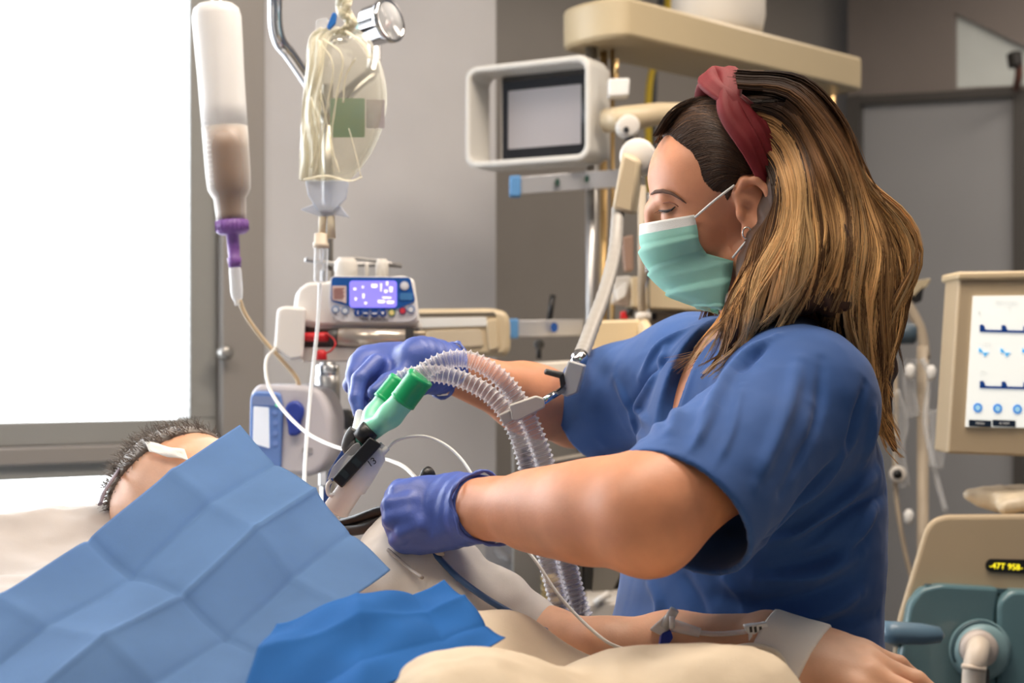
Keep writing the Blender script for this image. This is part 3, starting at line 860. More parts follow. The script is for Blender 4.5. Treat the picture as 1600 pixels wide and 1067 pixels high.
def sd_poly(X, Z, q):
    d = np.full(X.shape, 9.0); inside = np.zeros(X.shape, bool)
    for i in range(len(q)):
        a, b = q[i], q[(i+1) % len(q)]; e = b-a
        wx, wz = X-a[0], Z-a[1]; t = np.clip((wx*e[0]+wz*e[1])/max(e.dot(e), 1e-12), 0, 1)
        d = np.minimum(d, np.hypot(wx-t*e[0], wz-t*e[1]))
        c = ((a[1] > Z) != (b[1] > Z)) & (X < (b[0]-a[0])*(Z-a[1])/(b[1]-a[1]+1e-12)+a[0]); inside ^= c
    return np.where(inside, -d, d)
reg = sd_poly(XX, ZZ, poly2)[:, None, :]
thick = np.clip(-reg*.28, -.004, .0095)
C_.D = smax(C_.D-thick.astype(np.float32), (reg-.001).astype(np.float32)*np.ones_like(C_.D), .004)
cv, cf = C_.surface(); cv = relax(cv, cf, 2); cvw = h2w(cv)
hair_v = np.concatenate([hmv, cvw]); hair_f = np.concatenate([hmf, cf+len(hmv)])
hair_bvh = bvh_np(hair_v, hair_f)
def hair_material(name, rough=.5):
    m = bpy.data.materials.new(name); m.use_nodes = True; nt = m.node_tree; b = nt.nodes['Principled BSDF']
    a = nt.nodes.new('ShaderNodeAttribute'); a.attribute_name = 'tone'; nt.links.new(a.outputs['Color'], b.inputs['Base Color'])
    b.inputs['Roughness'].default_value = rough; b.inputs['Specular IOR Level'].default_value = .22
    return m
m_hair = hair_material('hair_strands')
m_hmass = mat('hair_under', (66, 42, 26), .6, noise=.25, nscale=40)
# resampled guides: root at the band, tip last, in photo pixels
G = [[(1196, 262), (1206, 290), (1206, 325), (1184, 365), (1166, 405), (1148, 450), (1128, 515), (1072, 580)],
     [(1176, 205), (1212, 240), (1230, 300), (1222, 360), (1196, 425), (1170, 485), (1146, 540), (1112, 592)],
     [(1163, 172), (1224, 200), (1258, 280), (1264, 370), (1250, 430), (1222, 482), (1198, 528), (1166, 562)],
     [(1158, 158), (1228, 182), (1276, 270), (1290, 360), (1276, 430), (1260, 485), (1240, 522), (1218, 552)],
     [(1154, 145), (1232, 162), (1294, 250), (1315, 350), (1312, 430), (1298, 490), (1296, 545), (1304, 600)],
     [(1152, 132), (1238, 146), (1308, 236), (1335, 340), (1342, 430), (1335, 500), (1345, 560), (1362, 610)],
     [(1150, 122), (1245, 134), (1318, 222), (1352, 320), (1376, 400), (1364, 480), (1364, 570), (1372, 650), (1406, 714)],
     [(1150, 114), (1250, 126), (1322, 205), (1356, 295), (1400, 370), (1404, 440), (1390, 530), (1376, 610), (1386, 680), (1416, 712)],
     [(1152, 109), (1256, 121), (1322, 192), (1356, 285), (1404, 350), (1424, 395), (1418, 440), (1398, 500), (1396, 560)]]
NG = 30
def resample(g, n):
    q_ = np.array(spline(g, 8)); s = np.r_[0, np.cumsum(np.linalg.norm(np.diff(q_, axis=0), axis=1))]
    t = np.linspace(0, s[-1], n); return np.stack([np.interp(t, s, q_[:, i]) for i in range(2)], 1)
GR = np.array([resample(g, NG) for g in G])
def guide(x):
    i = int(min(len(GR)-2, max(0, math.floor(x)))); t = x-i
    return GR[i]*(1-t)+GR[i+1]*t
DARK, MID_, GOLD, PALE = [np.array(lin(c)[:3]) for c in ((48, 32, 22), (124, 88, 56), (208, 164, 108), (242, 214, 164))]
class Strands:
    def __init__(s): s.v = []; s.f = []; s.c = []
    def add(s, pts, r, cols):
        n = len(pts); b = len(s.v); K = 4
        for i in range(n):
            t = (pts[min(n-1, i+1)]-pts[max(0, i-1)]).normalized()
            u = t.cross(V((0, 1, 0))); u = u.normalized() if u.length > 1e-5 else V((1, 0, 0)); w = t.cross(u)
            rr = r*(1-(i/(n-1))**3*.75)
            for k in range(K):
                a = 2*math.pi*k/K+.785; s.v.append(pts[i]+u*(math.cos(a)*rr)+w*(math.sin(a)*rr*.6)); s.c.append(cols[i])
        for i in range(n-1):
            for k in range(K):
                l = (k+1) % K; s.f.append((b+i*K+k, b+i*K+l, b+(i+1)*K+l, b+(i+1)*K+k))
    def build(s, name, parent):
        base = wloc(parent); me = bpy.data.meshes.new(name)
        me.from_pydata([p-base for p in s.v], [], s.f); me.polygons.foreach_set('use_smooth', np.ones(len(s.f), bool))
        at = me.color_attributes.new('tone', 'FLOAT_COLOR', 'POINT')
        c = np.ones((len(s.v), 4), np.float32); c[:, :3] = np.array(s.c); at.data.foreach_set('color', c.ravel())
        me.materials.append(m_hair); o = bpy.data.objects.new(name, me); COL.objects.link(o); o.parent = parent; return o
rs = np.random.RandomState(4)
ST = Strands()
def lay(pix, lift, end_free=.12):
    """put a line of pixels on the hair, smoothed in depth; beyond the mass it keeps the last depth"""
    ds = []; last = None
    for (u, v) in pix:
        h, n = cast(hair_bvh, u, v)
        ds.append(h.y if h is not None else None)
    known = [i for i, d in enumerate(ds) if d is not None]
    if not known: return None
    ds = np.interp(np.arange(len(ds)), known, [ds[i] for i in known])
    k = np.array([.25, .5, .25])
    for _ in range(3): ds = np.r_[ds[0], np.convolve(ds, k, 'valid'), ds[-1]]
    return [P(u, v, d-lift) for (u, v), d in zip(pix, ds)]
def tone(t, x, bright, pale):
    """root to tip: dark brown, chestnut, gold; pale locks from near the root"""
    k = np.clip((t-.12)/.45, 0, 1)*(.35+.75*bright)
    if pale: k = np.clip((.55 if x < 2.5 else .1)+t*.9, 0, 1)
    k = min(1, max(0, k))
    c = DARK+(MID_-DARK)*min(1, k*2) if k < .5 else MID_+(GOLD-MID_)*(k*2-1)
    if pale and t > .25: c = c+(PALE-c)*min(1, (t-.25)*1.1)*.6
    return c*(.64+.95*bright)
NL = 230
for l in range(NL):
    x0 = rs.uniform(-.15, 8.15); br = rs.uniform(0, 1); pale = (.5 < x0 < 2.4 and rs.uniform() < .75) or rs.uniform() < .13
    ph, fr, am = x0*1.25+rs.normal(0, .45), rs.normal(1.75, .14), rs.uniform(5, 16)
    ln = rs.uniform(.72, 1.03) if x0 > .8 else rs.uniform(.7, 1.0)
    off0 = rs.normal(0, 3); start = int(rs.choice([0, 0, 0, 1, 2, 4]))
    lift0 = rs.uniform(.0005, .006); jit = rs.uniform(.05, .15)
    for k in range(17):
        x = x0+rs.normal(0, jit); x = min(8.12, max(-.12, x))
        cl = (.72*np.linspace(0, 1, NG)**.8)[:, None]; g = resample(guide(x)*(1-cl)+guide(min(8.12, max(-.12, x0)))*cl, NG)
        m = max(8, int(NG*min(1, ln+rs.normal(0, .03))))
        g = g[start:m]
        t = np.linspace(start/NG, m/NG, len(g))
        tang = np.gradient(g, axis=0); nrm = np.stack([-tang[:, 1], tang[:, 0]], 1); nrm /= np.maximum(np.linalg.norm(nrm, axis=1), 1e-6)[:, None]
        wv = am*np.clip((t-.15)*1.6, 0, 1)*np.sin(ph+t*fr*6.28+rs.normal(0, .12))+off0*t+rs.normal(0, 2.6)*(t-.2)*np.sin(np.pi*np.clip(t*1.1, 0, 1))
        pix = g+nrm*wv[:, None]
        pts = lay(pix, lift0+rs.uniform(-.0005, .0012))
        if pts is None: continue
        b2 = np.clip(br+rs.normal(0, .14), 0, 1)
        ST.add(pts, rs.uniform(.00035, .0008), [tone(tt, x, b2, pale) for tt in t])
# stray flyaways
for l in range(90):
    x = rs.uniform(5, 8.1); g = guide(x).copy(); m = rs.randint(18, NG); g = g[:m]; t = np.linspace(0, m/NG, m)
    g[:, 0] += rs.uniform(-4, 16)*t**2+rs.normal(0, 6)*np.sin(t*6+rs.uniform(0, 6)); g[:, 1] += rs.uniform(-8, 10)*t
    pts = lay(g, .004)
    if pts: ST.add(pts, .00025, [tone(tt, x, .8, False) for tt in t])
# wisps in front of the far shoulder
for l in range(26):
    o = rs.normal(0, 1)
    g = resample([(1180, 480), (1150, 520), (1120+3*o, 543+2*o), (1085+6*o, 556+4*o), (1052+10*o, 572+8*o+rs.uniform(-8, 8))], 14)
    pts = [P(u, v, 1.47+.1*(i/13)) for i, (u, v) in enumerate(g)]
    ST.add(pts, .0005, [tone(.5+.3*i/13, 0, .4, False) for i in range(14)])
# the other side of her head: the same fall of hair mirrored through the middle of the head
nv0 = len(ST.v)
S2 = Strands()
for l in range(60):
    x0 = rs.uniform(0, 8.1); br = rs.uniform(0, 1); ph, fr, am = rs.uniform(0, 6.28), rs.uniform(1.6, 3), rs.uniform(2, 9)
    for k in range(7):
        g = guide(min(8.1, max(0, x0+rs.normal(0, .12)))).copy(); t = np.linspace(0, 1, NG)
        g[:, 0] += am*np.clip(t-.15, 0, 1)*np.sin(ph+t*fr*6.28)
        pts = lay(g, .003)
        if pts: S2.add([V((p.x, 2*1.553-p.y+.01, p.z)) for p in pts], .0009, [tone(tt, x0, br, False) for tt in t])
ST.v += S2.v; ST.c += S2.c; ST.f += [tuple(i+nv0 for i in f) for f in S2.f]
# hair swept back from the hairline to the band
FG = [[(1014, 214), (1034, 178), (1068, 150), (1105, 135)], [(1030, 208), (1058, 176), (1090, 162), (1118, 160)], [(1046, 209), (1076, 186), (1106, 184), (1134, 194)],
      [(1062, 221), (1094, 206), (1122, 208), (1150, 226)], [(1081, 239), (1108, 230), (1136, 234), (1164, 252)], [(1091, 258), (1116, 252), (1146, 258), (1174, 272)],
      [(1098, 284), (1120, 272), (1150, 272), (1182, 282)], [(1120, 303), (1136, 288), (1158, 282), (1184, 288)], [(1136, 314), (1146, 298), (1162, 286), (1180, 286)]]
FR = np.array([resample(g, 12) for g in FG])
for l in range(1500):
    x = rs.uniform(0, 7.99); i = int(x); t = x-i; g = FR[i]*(1-t)+FR[i+1]*t
    g = g+rs.normal(0, 1.6, 2)[None, :]; g[:, 1] += rs.normal(0, 2.5)*np.sin(np.linspace(0, 3.14, 12))
    pts = lay(g, rs.uniform(.0002, .0012))
    if not pts: continue
    b_ = rs.uniform(0, 1); gold = x < 2.2 and rs.uniform() < .25
    c = (DARK*1.5 if gold else DARK*(.55+.6*b_)) + (MID_*.55 if gold else MID_*.16*b_)
    ST.add(pts, .0004, [c]*12)
    if l % 3 == 0: ST.add([mirror(p) for p in pts], .0005, [c]*12)
hm_o = mesh_np('hair', hair_v, hair_f, m_hmass, wom)
m_cap = mat('hair_root', (50, 34, 25), .6, noise=.2, nscale=60)
hm_o.data.materials.append(m_cap)
mi = np.zeros(len(hair_f), np.int32); mi[len(hmf):] = 1; hm_o.data.polygons.foreach_set('material_index', mi)
ST.build('hair_strands', hm_o)
# --- headband: two twisted widths of cloth from ear to ear over the crown
m_band = mat('headband_cloth', (106, 30, 34), .66, noise=.06, nscale=30, bump=.15, bscale=900, spec=.2, sheen=0)
def band_path(pp, out):
    return [on_hair(u, v, out) for u, v in spline(pp, 5)]
def on_hair(u, v, out):
    h, n = cast(hair_bvh, u, v)
    if h is None: return None
    return h+n*out
near_c = [(1206, 292), (1196, 262), (1180, 228), (1160, 195), (1140, 165), (1126, 140), (1120, 124)]
pts = []
for (u, v) in spline(near_c, 5):
    l = px2loc(u, v, 0)
    # ride on the capped skull: ray from the head's middle out
    h, n = cast(bvh_np(cvw, cf), u, v)
    pts.append((h+n*.002) if h is not None else None)
pts = [p for p in pts if p is not None]
far = [mirror(p) for p in pts][::-1]
topA, topB = pts[-1], far[0]
arc = [topA.lerp(topB, t)+V(HR@np.array((0, 0, 1)))*(.010*math.sin(math.pi*t)) for t in np.linspace(0, 1, 9)[1:-1]]
full = pts+arc+far
ctr = V(h2w((0.0, 0, .03)))
def band(shift, half, lift, twist, wav):
    rows = []; n = len(full)
    for i, p in enumerate(full):
        s = i/(n-1); m = math.exp(-((s-.5)/.17)**2)      # 1 at the knot on top
        t = (full[min(n-1, i+1)]-full[max(0, i-1)]).normalized()
        out = (p-ctr); out = (out-t*out.dot(t)).normalized(); sd = t.cross(out)
        a = twist*(s-.5)*math.pi*2*m
        w = half*(.45+.75*math.sin(math.pi*min(1, max(0, (s*1.04-.02))))**.6)
        row = []
        for k in range(20):
            q_ = 2*math.pi*k/20; x = math.cos(q_)*w; y = math.sin(q_)*(.0035+.0065*m)
            y += .0018*math.cos(x/w*5+wav)*(1 if math.sin(q_) > 0 else .2)
            c = sd*(shift*(1-.6*m)+x)+out*(lift+y+.006*m)
            c = sd*(shift*(1-m)*(1 if s < .5 else 1)+shift*m*math.sin((s-.5)*18)*1.6+x*math.cos(a)-y*math.sin(a)*.5)+out*(lift+.006*m+y*math.cos(a)+x*math.sin(a)*.35)
            row.append(p+c)
        row.append(row[0]); rows.append(row)
    return rows
mb = MB()
mb.grid(band(.0085, .0125, .005, .5, 0)); mb.grid(band(-.0085, .0125, .0055, -.5, 2))
mb.build('headband', m_band, wom)
# ------------------------------------------------------------------ equipment
m_chrome = mat('chrome', (200, 200, 202), .12, 1.0)
m_steel = mat('steel_pole', (176, 174, 172), .28, .9)
m_brass = mat('warm_metal', (196, 164, 112), .3, .85)
m_cream = mat('cream_plastic', (198, 181, 150), .42, noise=.02, nscale=8)
m_white = mat('white_plastic', (226, 226, 224), .4, noise=.02, nscale=8)
m_offw = mat('offwhite_plastic', (208, 203, 196), .45, noise=.02, nscale=8)
m_grey = mat('grey_plastic', (150, 148, 146), .5)
m_dgrey = mat('dark_grey_plastic', (66, 66, 66), .5)
m_black = mat('black_plastic', (22, 22, 24), .4)
m_blue = mat('blue_plastic', (30, 78, 150), .45)
m_lblue = mat('blue_end_cap', (84, 138, 190), .5)
m_red = mat('red_plastic', (196, 28, 36), .45)
m_purple = mat('purple_plastic', (124, 82, 158), .45)
m_clear = clear_mat('clear_plastic', (238, 240, 242), .12, .75)
m_clear2 = clear_mat('clear_tube', (240, 242, 244), .35, .9)
m_tubew = mat('white_tube', (226, 226, 220), .35)
m_label = mat('label_white', (232, 232, 232), .7)
# --- feeding bottle
dB = 2.05; s_ = px(dB)
top, bot = P(337, 4, dB), P(362, 346, dB)
ax_ = (bot-top).normalized(); Lb = (bot-top).length
t = thing('feeding_bottle', 'translucent white feeding bottle with brown formula and a purple cap hanging by the window', 'feeding bottle', top)
prof = [(0, 4), (1, 16), (4, 28), (10, 35), (22, 38), (60, 37.5), (110, 36), (160, 35.5), (230, 35), (270, 34.5), (292, 33), (300, 29), (306, 25), (330, 23.5), (343, 23)]
MB().lathe(top, ax_, [(h*s_, r*s_) for h, r in prof if h < 194]+[(195*s_, 35.25*s_)], 40).build('bottle', clear_mat('bottle_milky', (240, 238, 236), .55, .95, .4), t)
MB().lathe(top, ax_, [(195.2*s_, 35.25*s_)]+[(h*s_, r*s_) for h, r in prof if h > 196], 40).build('bottle_base', clear_mat('bottle_shell', (240, 238, 234), .13, .92, .35), t)
liq = [(194, 2), (194.5, 33.5), (230, 33), (270, 32.5), (291, 31), (299, 27), (305, 23), (330, 22), (340, 21)]
MB().lathe(top, ax_, [(h*s_, r*s_) for h, r in liq], 40).build('formula', mat('brown_formula', (134, 94, 58), .4), t)
sc = MB()
for k in range(14):
    pz = top+ax_*((190+k*7.5)*s_); sc.tube([pz+V((-.024-.0006, -.027, 0)), pz+V((-.0165, -.0300, 0))], .0005, 4)
sc.build('graduation_mark', m_label, t)
capm = MB().lathe(top, ax_, [(340*s_, 20*s_), (341*s_, 25*s_), (358*s_, 25*s_), (362*s_, 20*s_), (363*s_, 10*s_), (398*s_, 9*s_), (400*s_, 11*s_), (414*s_, 9.5*s_)], 32)
for k in range(24):
    a = 2*math.pi*k/24; u = ax_.orthogonal().normalized(); w = ax_.cross(u); d = (u*math.cos(a)+w*math.sin(a))*25*s_
    capm.tube([top+ax_*(342*s_)+d, top+ax_*(357*s_)+d], .0012, 5)
capm.build('cap', m_purple, t)
cb = top+ax_*(414*s_)
MB().lathe(top, ax_, [(412*s_, 8*s_), (420*s_, 9.5*s_), (452*s_, 9.5*s_), (462*s_, 8*s_), (468*s_, 4.5*s_), (474*s_, 4.5*s_)], 20).build('drip_chamber', m_clear2, t)
loop = path3([(336, 8, dB), (330, -8, dB), (333, -60, dB+.02), (342, -60, dB+.03), (346, -8, dB), (339, 8, dB)], 6)
MB().tube(loop, .0022, 8).build('hanging_strap', m_label, t)
tube_thing('feeding_tube', 'cream feeding tube curving from the brown bottle down to the grey pump', 'tube', [(374, 468, 2.05), (384, 492, 2.06), (408, 526, 2.08), (440, 562, 2.1), (462, 588, 2.11), (468, 606, 2.12)], .0032, mat('cream_tube', (222, 198, 158), .4))
# --- IV stand: pole, bent chrome hooks, clamps, foot
dP = 2.3
pz0 = P(512, 567, dP)
st = thing('iv_stand', 'tall chrome drip stand with bent hooks behind the clear fluid bag', 'drip stand', (pz0.x, pz0.y, 0))
MB().cyl((pz0.x, pz0.y, .06), (pz0.x, pz0.y, 1.40), .0125).cyl((pz0.x, pz0.y, 1.40), (pz0.x, pz0.y, 1.70), .009).build('pole', m_steel, st)
hk = [(P(512, 190, dP)), P(500, 160, 2.27), P(478, 122, 2.24), P(452, 84, 2.20), P(438, 66, 2.18), P(431, 40, 2.17), P(430, 0, 2.16), P(430, -60, 2.15)]
hk = [V(p) for p in spline(hk, 6)]
MB().tube(hk, .0108, 16).lathe(P(430, -2, 2.16), (0, 0, 1), [(0, .0108), (.001, .0145), (.008, .0145), (.009, .0108)], 20).build('hook', m_chrome, st)
hk2 = [V((2*pz0.x-p.x, 2*pz0.y-p.y, p.z)) for p in hk]
MB().tube(hk2, .0108, 16).build('hook', m_chrome, st)
for k in range(5):
    a = 2*math.pi*k/5+.3; e = V((pz0.x+.27*math.cos(a), pz0.y+.27*math.sin(a), .075))
    lg = MB().tube([(pz0.x, pz0.y, .12), e], [.016, .012], 10).build('leg', m_steel, st)
    MB().lathe(e+V((-.012, 0, -.040)), (1, 0, 0), [(0, .03), (.002, .035), (.022, .035), (.024, .03)], 20).build('caster', m_black, lg)
MB().lathe((pz0.x, pz0.y, P(0, 640, dP).z), (0, 0, 1), [(0, .016), (.002, .02), (.055, .02), (.057, .016)], 20).build('collar', m_steel, st)
MB().lathe((pz0.x, pz0.y, P(0, 600, dP).z), (0, 0, 1), [(0, .016), (.002, .019), (.03, .019), (.032, .016)], 20).build('collar', m_chrome, st)
k0 = V((pz0.x+.012, pz0.y-.02, P(0, 654, dP).z))
MB().lathe(k0, (1, -.1, 0), [(0, .010), (.004, .016), (.024, .0165), (.030, .013), (.031, .004), (.042, .004)], 20).build('clamp_knob', m_dgrey, st)
# --- fluid bag in its cream pressure sleeve
dI = 1.98
bag = thing('fluid_bag', 'clear fluid bag with a cream crinkled sleeve hanging above the blue infusion pump', 'fluid bag', P(535, 40, dI))
LOB = [(45, 505, 560, .004), (60, 488, 578, .014), (90, 482, 592, .026), (120, 480, 601, .034), (150, 478, 605, .038), (180, 476, 602, .040), (210, 474, 594, .038), (240, 472, 580, .032), (265, 471, 562, .022), (282, 471, 545, .006)]
rows = []
for (v, a, b, th_) in [tuple(x) for x in spline(LOB, 4)]:
    row = []
    for k in range(33):
        q_ = 2*math.pi*k/32; cx_ = (a+b)/2; hw = (b-a)/2
        u = cx_+hw*math.cos(q_)
        row.append(P(u, v, dI)+V((0, -math.sin(q_)*th_*(abs(math.sin(q_))**.2), 0)))
    rows.append(row)
MB().grid(rows).build('bag', clear_mat('bag_film', (236, 234, 224), .10, .72, .08, tint=(246, 244, 236)), bag)
# cream sleeve: crinkled strips on the left and round the seams
slv = []
rs2 = np.random.RandomState(3)
for i, (v, a, b, th_) in enumerate([tuple(x) for x in spline(LOB, 5)]):
    row = []
    for k in range(26):
        x = k/25; u = a-2+(42-10*math.sin(v/90))*x
        zz = -(.012+th_*.75*math.sin(min(1, x*1.1)*1.45))-.0030*math.sin(x*15+math.sin(v*.045)*2.2)-.0008*math.sin(x*41+v*.08)
        row.append(P(u, v+2*math.sin(x*9), dI)+V((0, zz, 0)))
    slv.append(row)
m_sleeve = clear_mat('cream_film', (236, 232, 216), .30, .85, .15, tint=(250, 248, 238))
MB().grid(slv).build('sleeve', m_sleeve, bag, solid=.0006)
for pp, w in (([(540, 48), (566, 66), (578, 90)], .006), ([(497, 62), (520, 100), (512, 160), (500, 230), (492, 268)], .003), ([(505, 60), (535, 88), (526, 150), (518, 220), (530, 268)], .0035), ([(556, 90), (540, 120), (536, 160)], .003),
              ([(545, 200), (556, 240), (564, 276)], .002), ([(474, 280), (510, 274), (545, 282), (566, 276)], .004), ([(486, 150), (496, 210), (486, 262)], .0025), ([(500, 140), (514, 210), (522, 270)], .0022)):
    MB().tube([P(u, v, dI-.043) for u, v in spline(pp, 8)], [w*.62*(.5+.5*abs(math.sin(i*.9))) for i in range(len(spline(pp, 8)))], 8, flat=.35).build('film_fold', m_sleeve, bag)
MB().poly(rrect(516, 153, 570, 214, 2, 2), dI-.022, .001).build('green_label', mat('label_teal', (92, 138, 128), .6, two=(128, 150, 112), nscale=14), bag)
MB().poly(rrect(572, 155, 601, 200, 2, 2), dI-.012, .001).build('grey_label', mat('label_mauve', (150, 138, 140), .6, two=(176, 172, 176), nscale=30), bag)
# twisted neck above, blue clip
tw = MB()
for k in range(5):
    pp = [(532+8*math.cos(k*1.3), 52), (548+6*math.cos(k*1.3+1), 34), (536+7*math.cos(k*1.3+2.2), 14), (540+8*math.cos(k*1.3+3), -14), (540, -60)]
    tw.tube([P(u, v, dI-.008+.008*math.sin(k*1.3+i)) for i, (u, v) in enumerate(spline(pp, 6))], .0055, 8, flat=.4)
tw.build('twisted_neck', m_sleeve, bag)
MB().poly(roundpoly([(510, 42), (520, 18), (526, 20), (524, 36), (514, 46)], 3), dI-.03, .008).build('clip', mat('clip_blue', (36, 110, 190), .4), bag, bevel=.001)
MB().poly(roundpoly([(494, 30), (512, 26), (514, 48), (492, 50)], 4), dI-.01, .012).build('hanger_tab', m_clear2, bag, bevel=.001)
# lower end: white printed tail, ports
MB().prism([P(u, v, dI-.01) for u, v in [(477, 281), (546, 281), (541, 310), (522, 330), (497, 330), (481, 305)]], [P(u, v, dI+.01) for u, v in [(477, 281), (546, 281), (541, 310), (522, 330), (497, 330), (481, 305)]]).build('tail', clear_mat('tail_film', (214, 222, 236), .5, .9, .2), bag, bevel=.002)
wing = MB().prism([P(u, v, dI-.006) for u, v in [(469, 327), (490, 318), (520, 316), (533, 322), (547, 340), (528, 336), (500, 338)]], [P(u, v, dI+.006) for u, v in [(469, 327), (490, 318), (520, 316), (533, 322), (547, 340), (528, 336), (500, 338)]])
wing.build('wing', clear_mat('tail_film', (214, 222, 236), .5, .9, .2), bag, bevel=.0015)
MB().cyl(P(505, 322, dI), P(503, 366, dI), .0058, .0050, 16).build('port', mat('port_cream', (226, 214, 186), .4), bag)
MB().cyl(P(517, 322, dI), P(518, 372, dI), .0052, .0058, 16).build('port', mat('port_cream', (226, 214, 186), .4), bag)
# drip chamber and line
t = thing('drip_chamber', 'clear drip chamber with a beige cap under the fluid bag', 'drip chamber', P(502, 364, dI))
MB().lathe(P(502, 364, dI), (-.02, 0, -1), [(0, .007), (.001, .0095), (.013, .0098), (.014, .0115), (.020, .0115), (.021, .009)], 24).build('cap', mat('chamber_cap', (214, 200, 180), .45), t)
MB().lathe(P(502, 385, dI), (-.02, 0, -1), [(0, .0092), (.001, .0098), (.046, .0095), (.049, .008), (.050, .003)], 24).build('chamber', m_clear, t)
MB().cyl(P(502, 386, dI), P(502, 412, dI), .0022, .0016, 10).build('drip_nozzle', m_clear2, t)
tube_thing('infusion_line', 'clear infusion line hanging straight from the drip chamber past the pumps', 'tube', [(500, 441, 1.98), (497, 500, 1.97), (489, 580, 1.95), (482, 650, 1.92), (477, 720, 1.86), (475, 770, 1.78)], .0026, clear_mat('line_clear', (236, 240, 242), .62, .95))
tube_thing('thin_infusion_line', 'thin white line looping from the pump across the grey feeding pump', 'tube', [(428, 546, 2.06), (417, 560, 2.03), (416, 585, 2.0), (424, 612, 1.97), (445, 643, 1.93), (480, 676, 1.86), (520, 696, 1.78), (560, 707, 1.72), (600, 716, 1.68), (630, 728, 1.62), (652, 748, 1.56)], .0024, m_tubew)
# --- pressure gauge behind the bag
t = thing('pressure_gauge', 'round chrome pressure gauge sticking out behind the top of the fluid bag', 'gauge', P(600, 38, 2.08))
gd = V((.80, -.55, .12)).normalized(); g0 = P(578, 42, 2.10)
MB().lathe(g0, gd, [(0, .024), (.002, .029), (.030, .030), (.032, .0325), (.040, .0325), (.041, .029), (.036, .027)], 40).build('case', m_chrome, t)
MB().lathe(g0, gd, [(.034, .0275), (.0355, .0275)], 40).build('dial', mat('dial_face', (186, 160, 152), .5, two=(150, 72, 72), nscale=30), t)
MB().lathe(g0, gd, [(.0385, .0285), (.0395, .0285)], 40).build('lens', m_clear, t)
nd = g0+gd*.037; uu = gd.cross(V((0, 0, 1))).normalized()
MB().tube([nd-uu*.004, nd+uu*.012+V((0, 0, -.018))], .0008, 6).build('needle', m_red, t)
MB().lathe(g0-gd*.014, gd, [(0, .008), (.001, .017), (.0135, .018), (.0145, .012)], 24).build('neck', mat('gauge_neck', (140, 184, 178), .4), t)
MB().tube([g0-gd*.012, P(540, 62, 2.03), P(520, 66, 2.0)], .0045, 10).build('stem', m_chrome, t)
# --- syringe pump with the blue panel
dS = 2.12
t = thing('syringe_pump', 'white syringe pump with a blue panel and violet lit screen', 'pump', P(560, 560, dS))
m_pw = mat('pump_white', (232, 230, 226), .4)
MB().poly(roundpoly([(458, 500), (466, 452), (480, 441), (632, 430), (648, 436), (657, 502), (650, 508), (500, 508)], 6), dS, .11, shift=(-.02, 0)).build('housing', m_pw, t, bevel=.006)
pan = MB().poly(roundpoly([(517, 431), (641, 432), (650, 476), (652, 497), (640, 503), (532, 503), (516, 492), (513, 470)], 6), dS-.006, .010).build('front_panel', mat('panel_white', (222, 222, 226), .4), t, bevel=.001)
MB().poly(roundpoly([(518, 432), (641, 433), (649, 470), (640, 474), (618, 483), (554, 484), (545, 478), (517, 470)], 5), dS-.0075, .003).build('panel_overlay', mat('panel_blue', (22, 88, 168), .4), t)
m_scr = mat('violet_screen', (120, 112, 220), .25, emit=(134, 124, 238), es=1.0)
scr = MB().poly(rrect(546, 438, 620, 480, 5), dS-.0085, .002).build('screen', m_scr, t)
m_px = mat('screen_white', (240, 236, 250), .4, emit=(236, 230, 250), es=1.0)
gl = MB()
for (x0, y0, x1, y1) in ((552, 449, 557, 453), (565, 446, 569, 450), (554, 464, 558, 469), (566, 458, 570, 466), (569, 471, 574, 475), (580, 443, 590, 449), (594, 442, 597, 455), (603, 439, 607, 446), (600, 452, 606, 457), (608, 447, 614, 456), (597, 463, 612, 466), (590, 468, 602, 473), (604, 469, 616, 474)):
    gl.poly(roundpoly([(x0, y0), (x1, y0+.5), (x1-1, y1), (x0+.5, y1)], 1, 2), dS-.0092, .001)
gl.build('screen_readout', m_px, scr)
MB().poly(roundpoly([(519, 446), (541, 446), (541, 474), (535, 471), (519, 468)], 2), dS-.0085, .001).build('label_plate', mat('label_pink', (226, 206, 200), .6), t)
lt = MB()
for k in range(6): lt.poly([(521, 449.5+k*3), (538-2*(k % 2), 449.5+k*3), (538-2*(k % 2), 450.7+k*3), (521, 450.7+k*3)], dS-.0092, .0008)
lt.build('printed_line', mat('print_red_brown', (156, 92, 84), .6), t)
def btn(u, v, r, col, ring=None, glyph=None):
    b = MB().poly(circ(u, v, r, r, 20), dS-.0085, .003).build('button', mat('btn_%d_%d_%d' % col, col, .4), t)
    if ring: MB().poly(circ(u, v, r*.72, r*.72, 20), dS-.0092, .003).build('button_face', mat('btn_%d_%d_%d' % ring, ring, .4), b)
    if glyph:
        g_ = MB()
        for q_ in glyph: g_.poly([(u+x*r, v+y*r) for x, y in q_], dS-.0098, .003)
        g_.build('button_symbol', mat('glyph_white', (235, 238, 242), .5), b)
up_ = [[(-.1, -.5), (.1, -.5), (.1, .5), (-.1, .5)]]; tri = [[(-.5, -.3), (.5, -.3), (0, .5)]]; dash = [[(-.6, -.15), (.6, -.15), (.6, .2), (-.6, .2)]]
btn(524, 483, 6, (60, 110, 170), (214, 222, 232)); btn(539, 485, 6, (60, 110, 170), (214, 222, 232))
btn(559, 488, 6, (28, 70, 150), None, up_); btn(571, 488.5, 6, (28, 70, 150), None, dash); btn(585, 489, 6.5, (28, 70, 150), None, dash); btn(598, 488.5, 6, (28, 70, 150), None, tri); btn(612, 488, 6, (40, 110, 90), (230, 214, 140))
btn(629, 485, 6, (90, 60, 110), (206, 60, 74)); btn(642, 483, 6, (60, 110, 170), (222, 226, 232)); btn(632, 446, 7, (214, 218, 224), (232, 232, 236), [[(-.25, -.45), (.25, -.45), (.25, .45), (-.25, .45)], ])
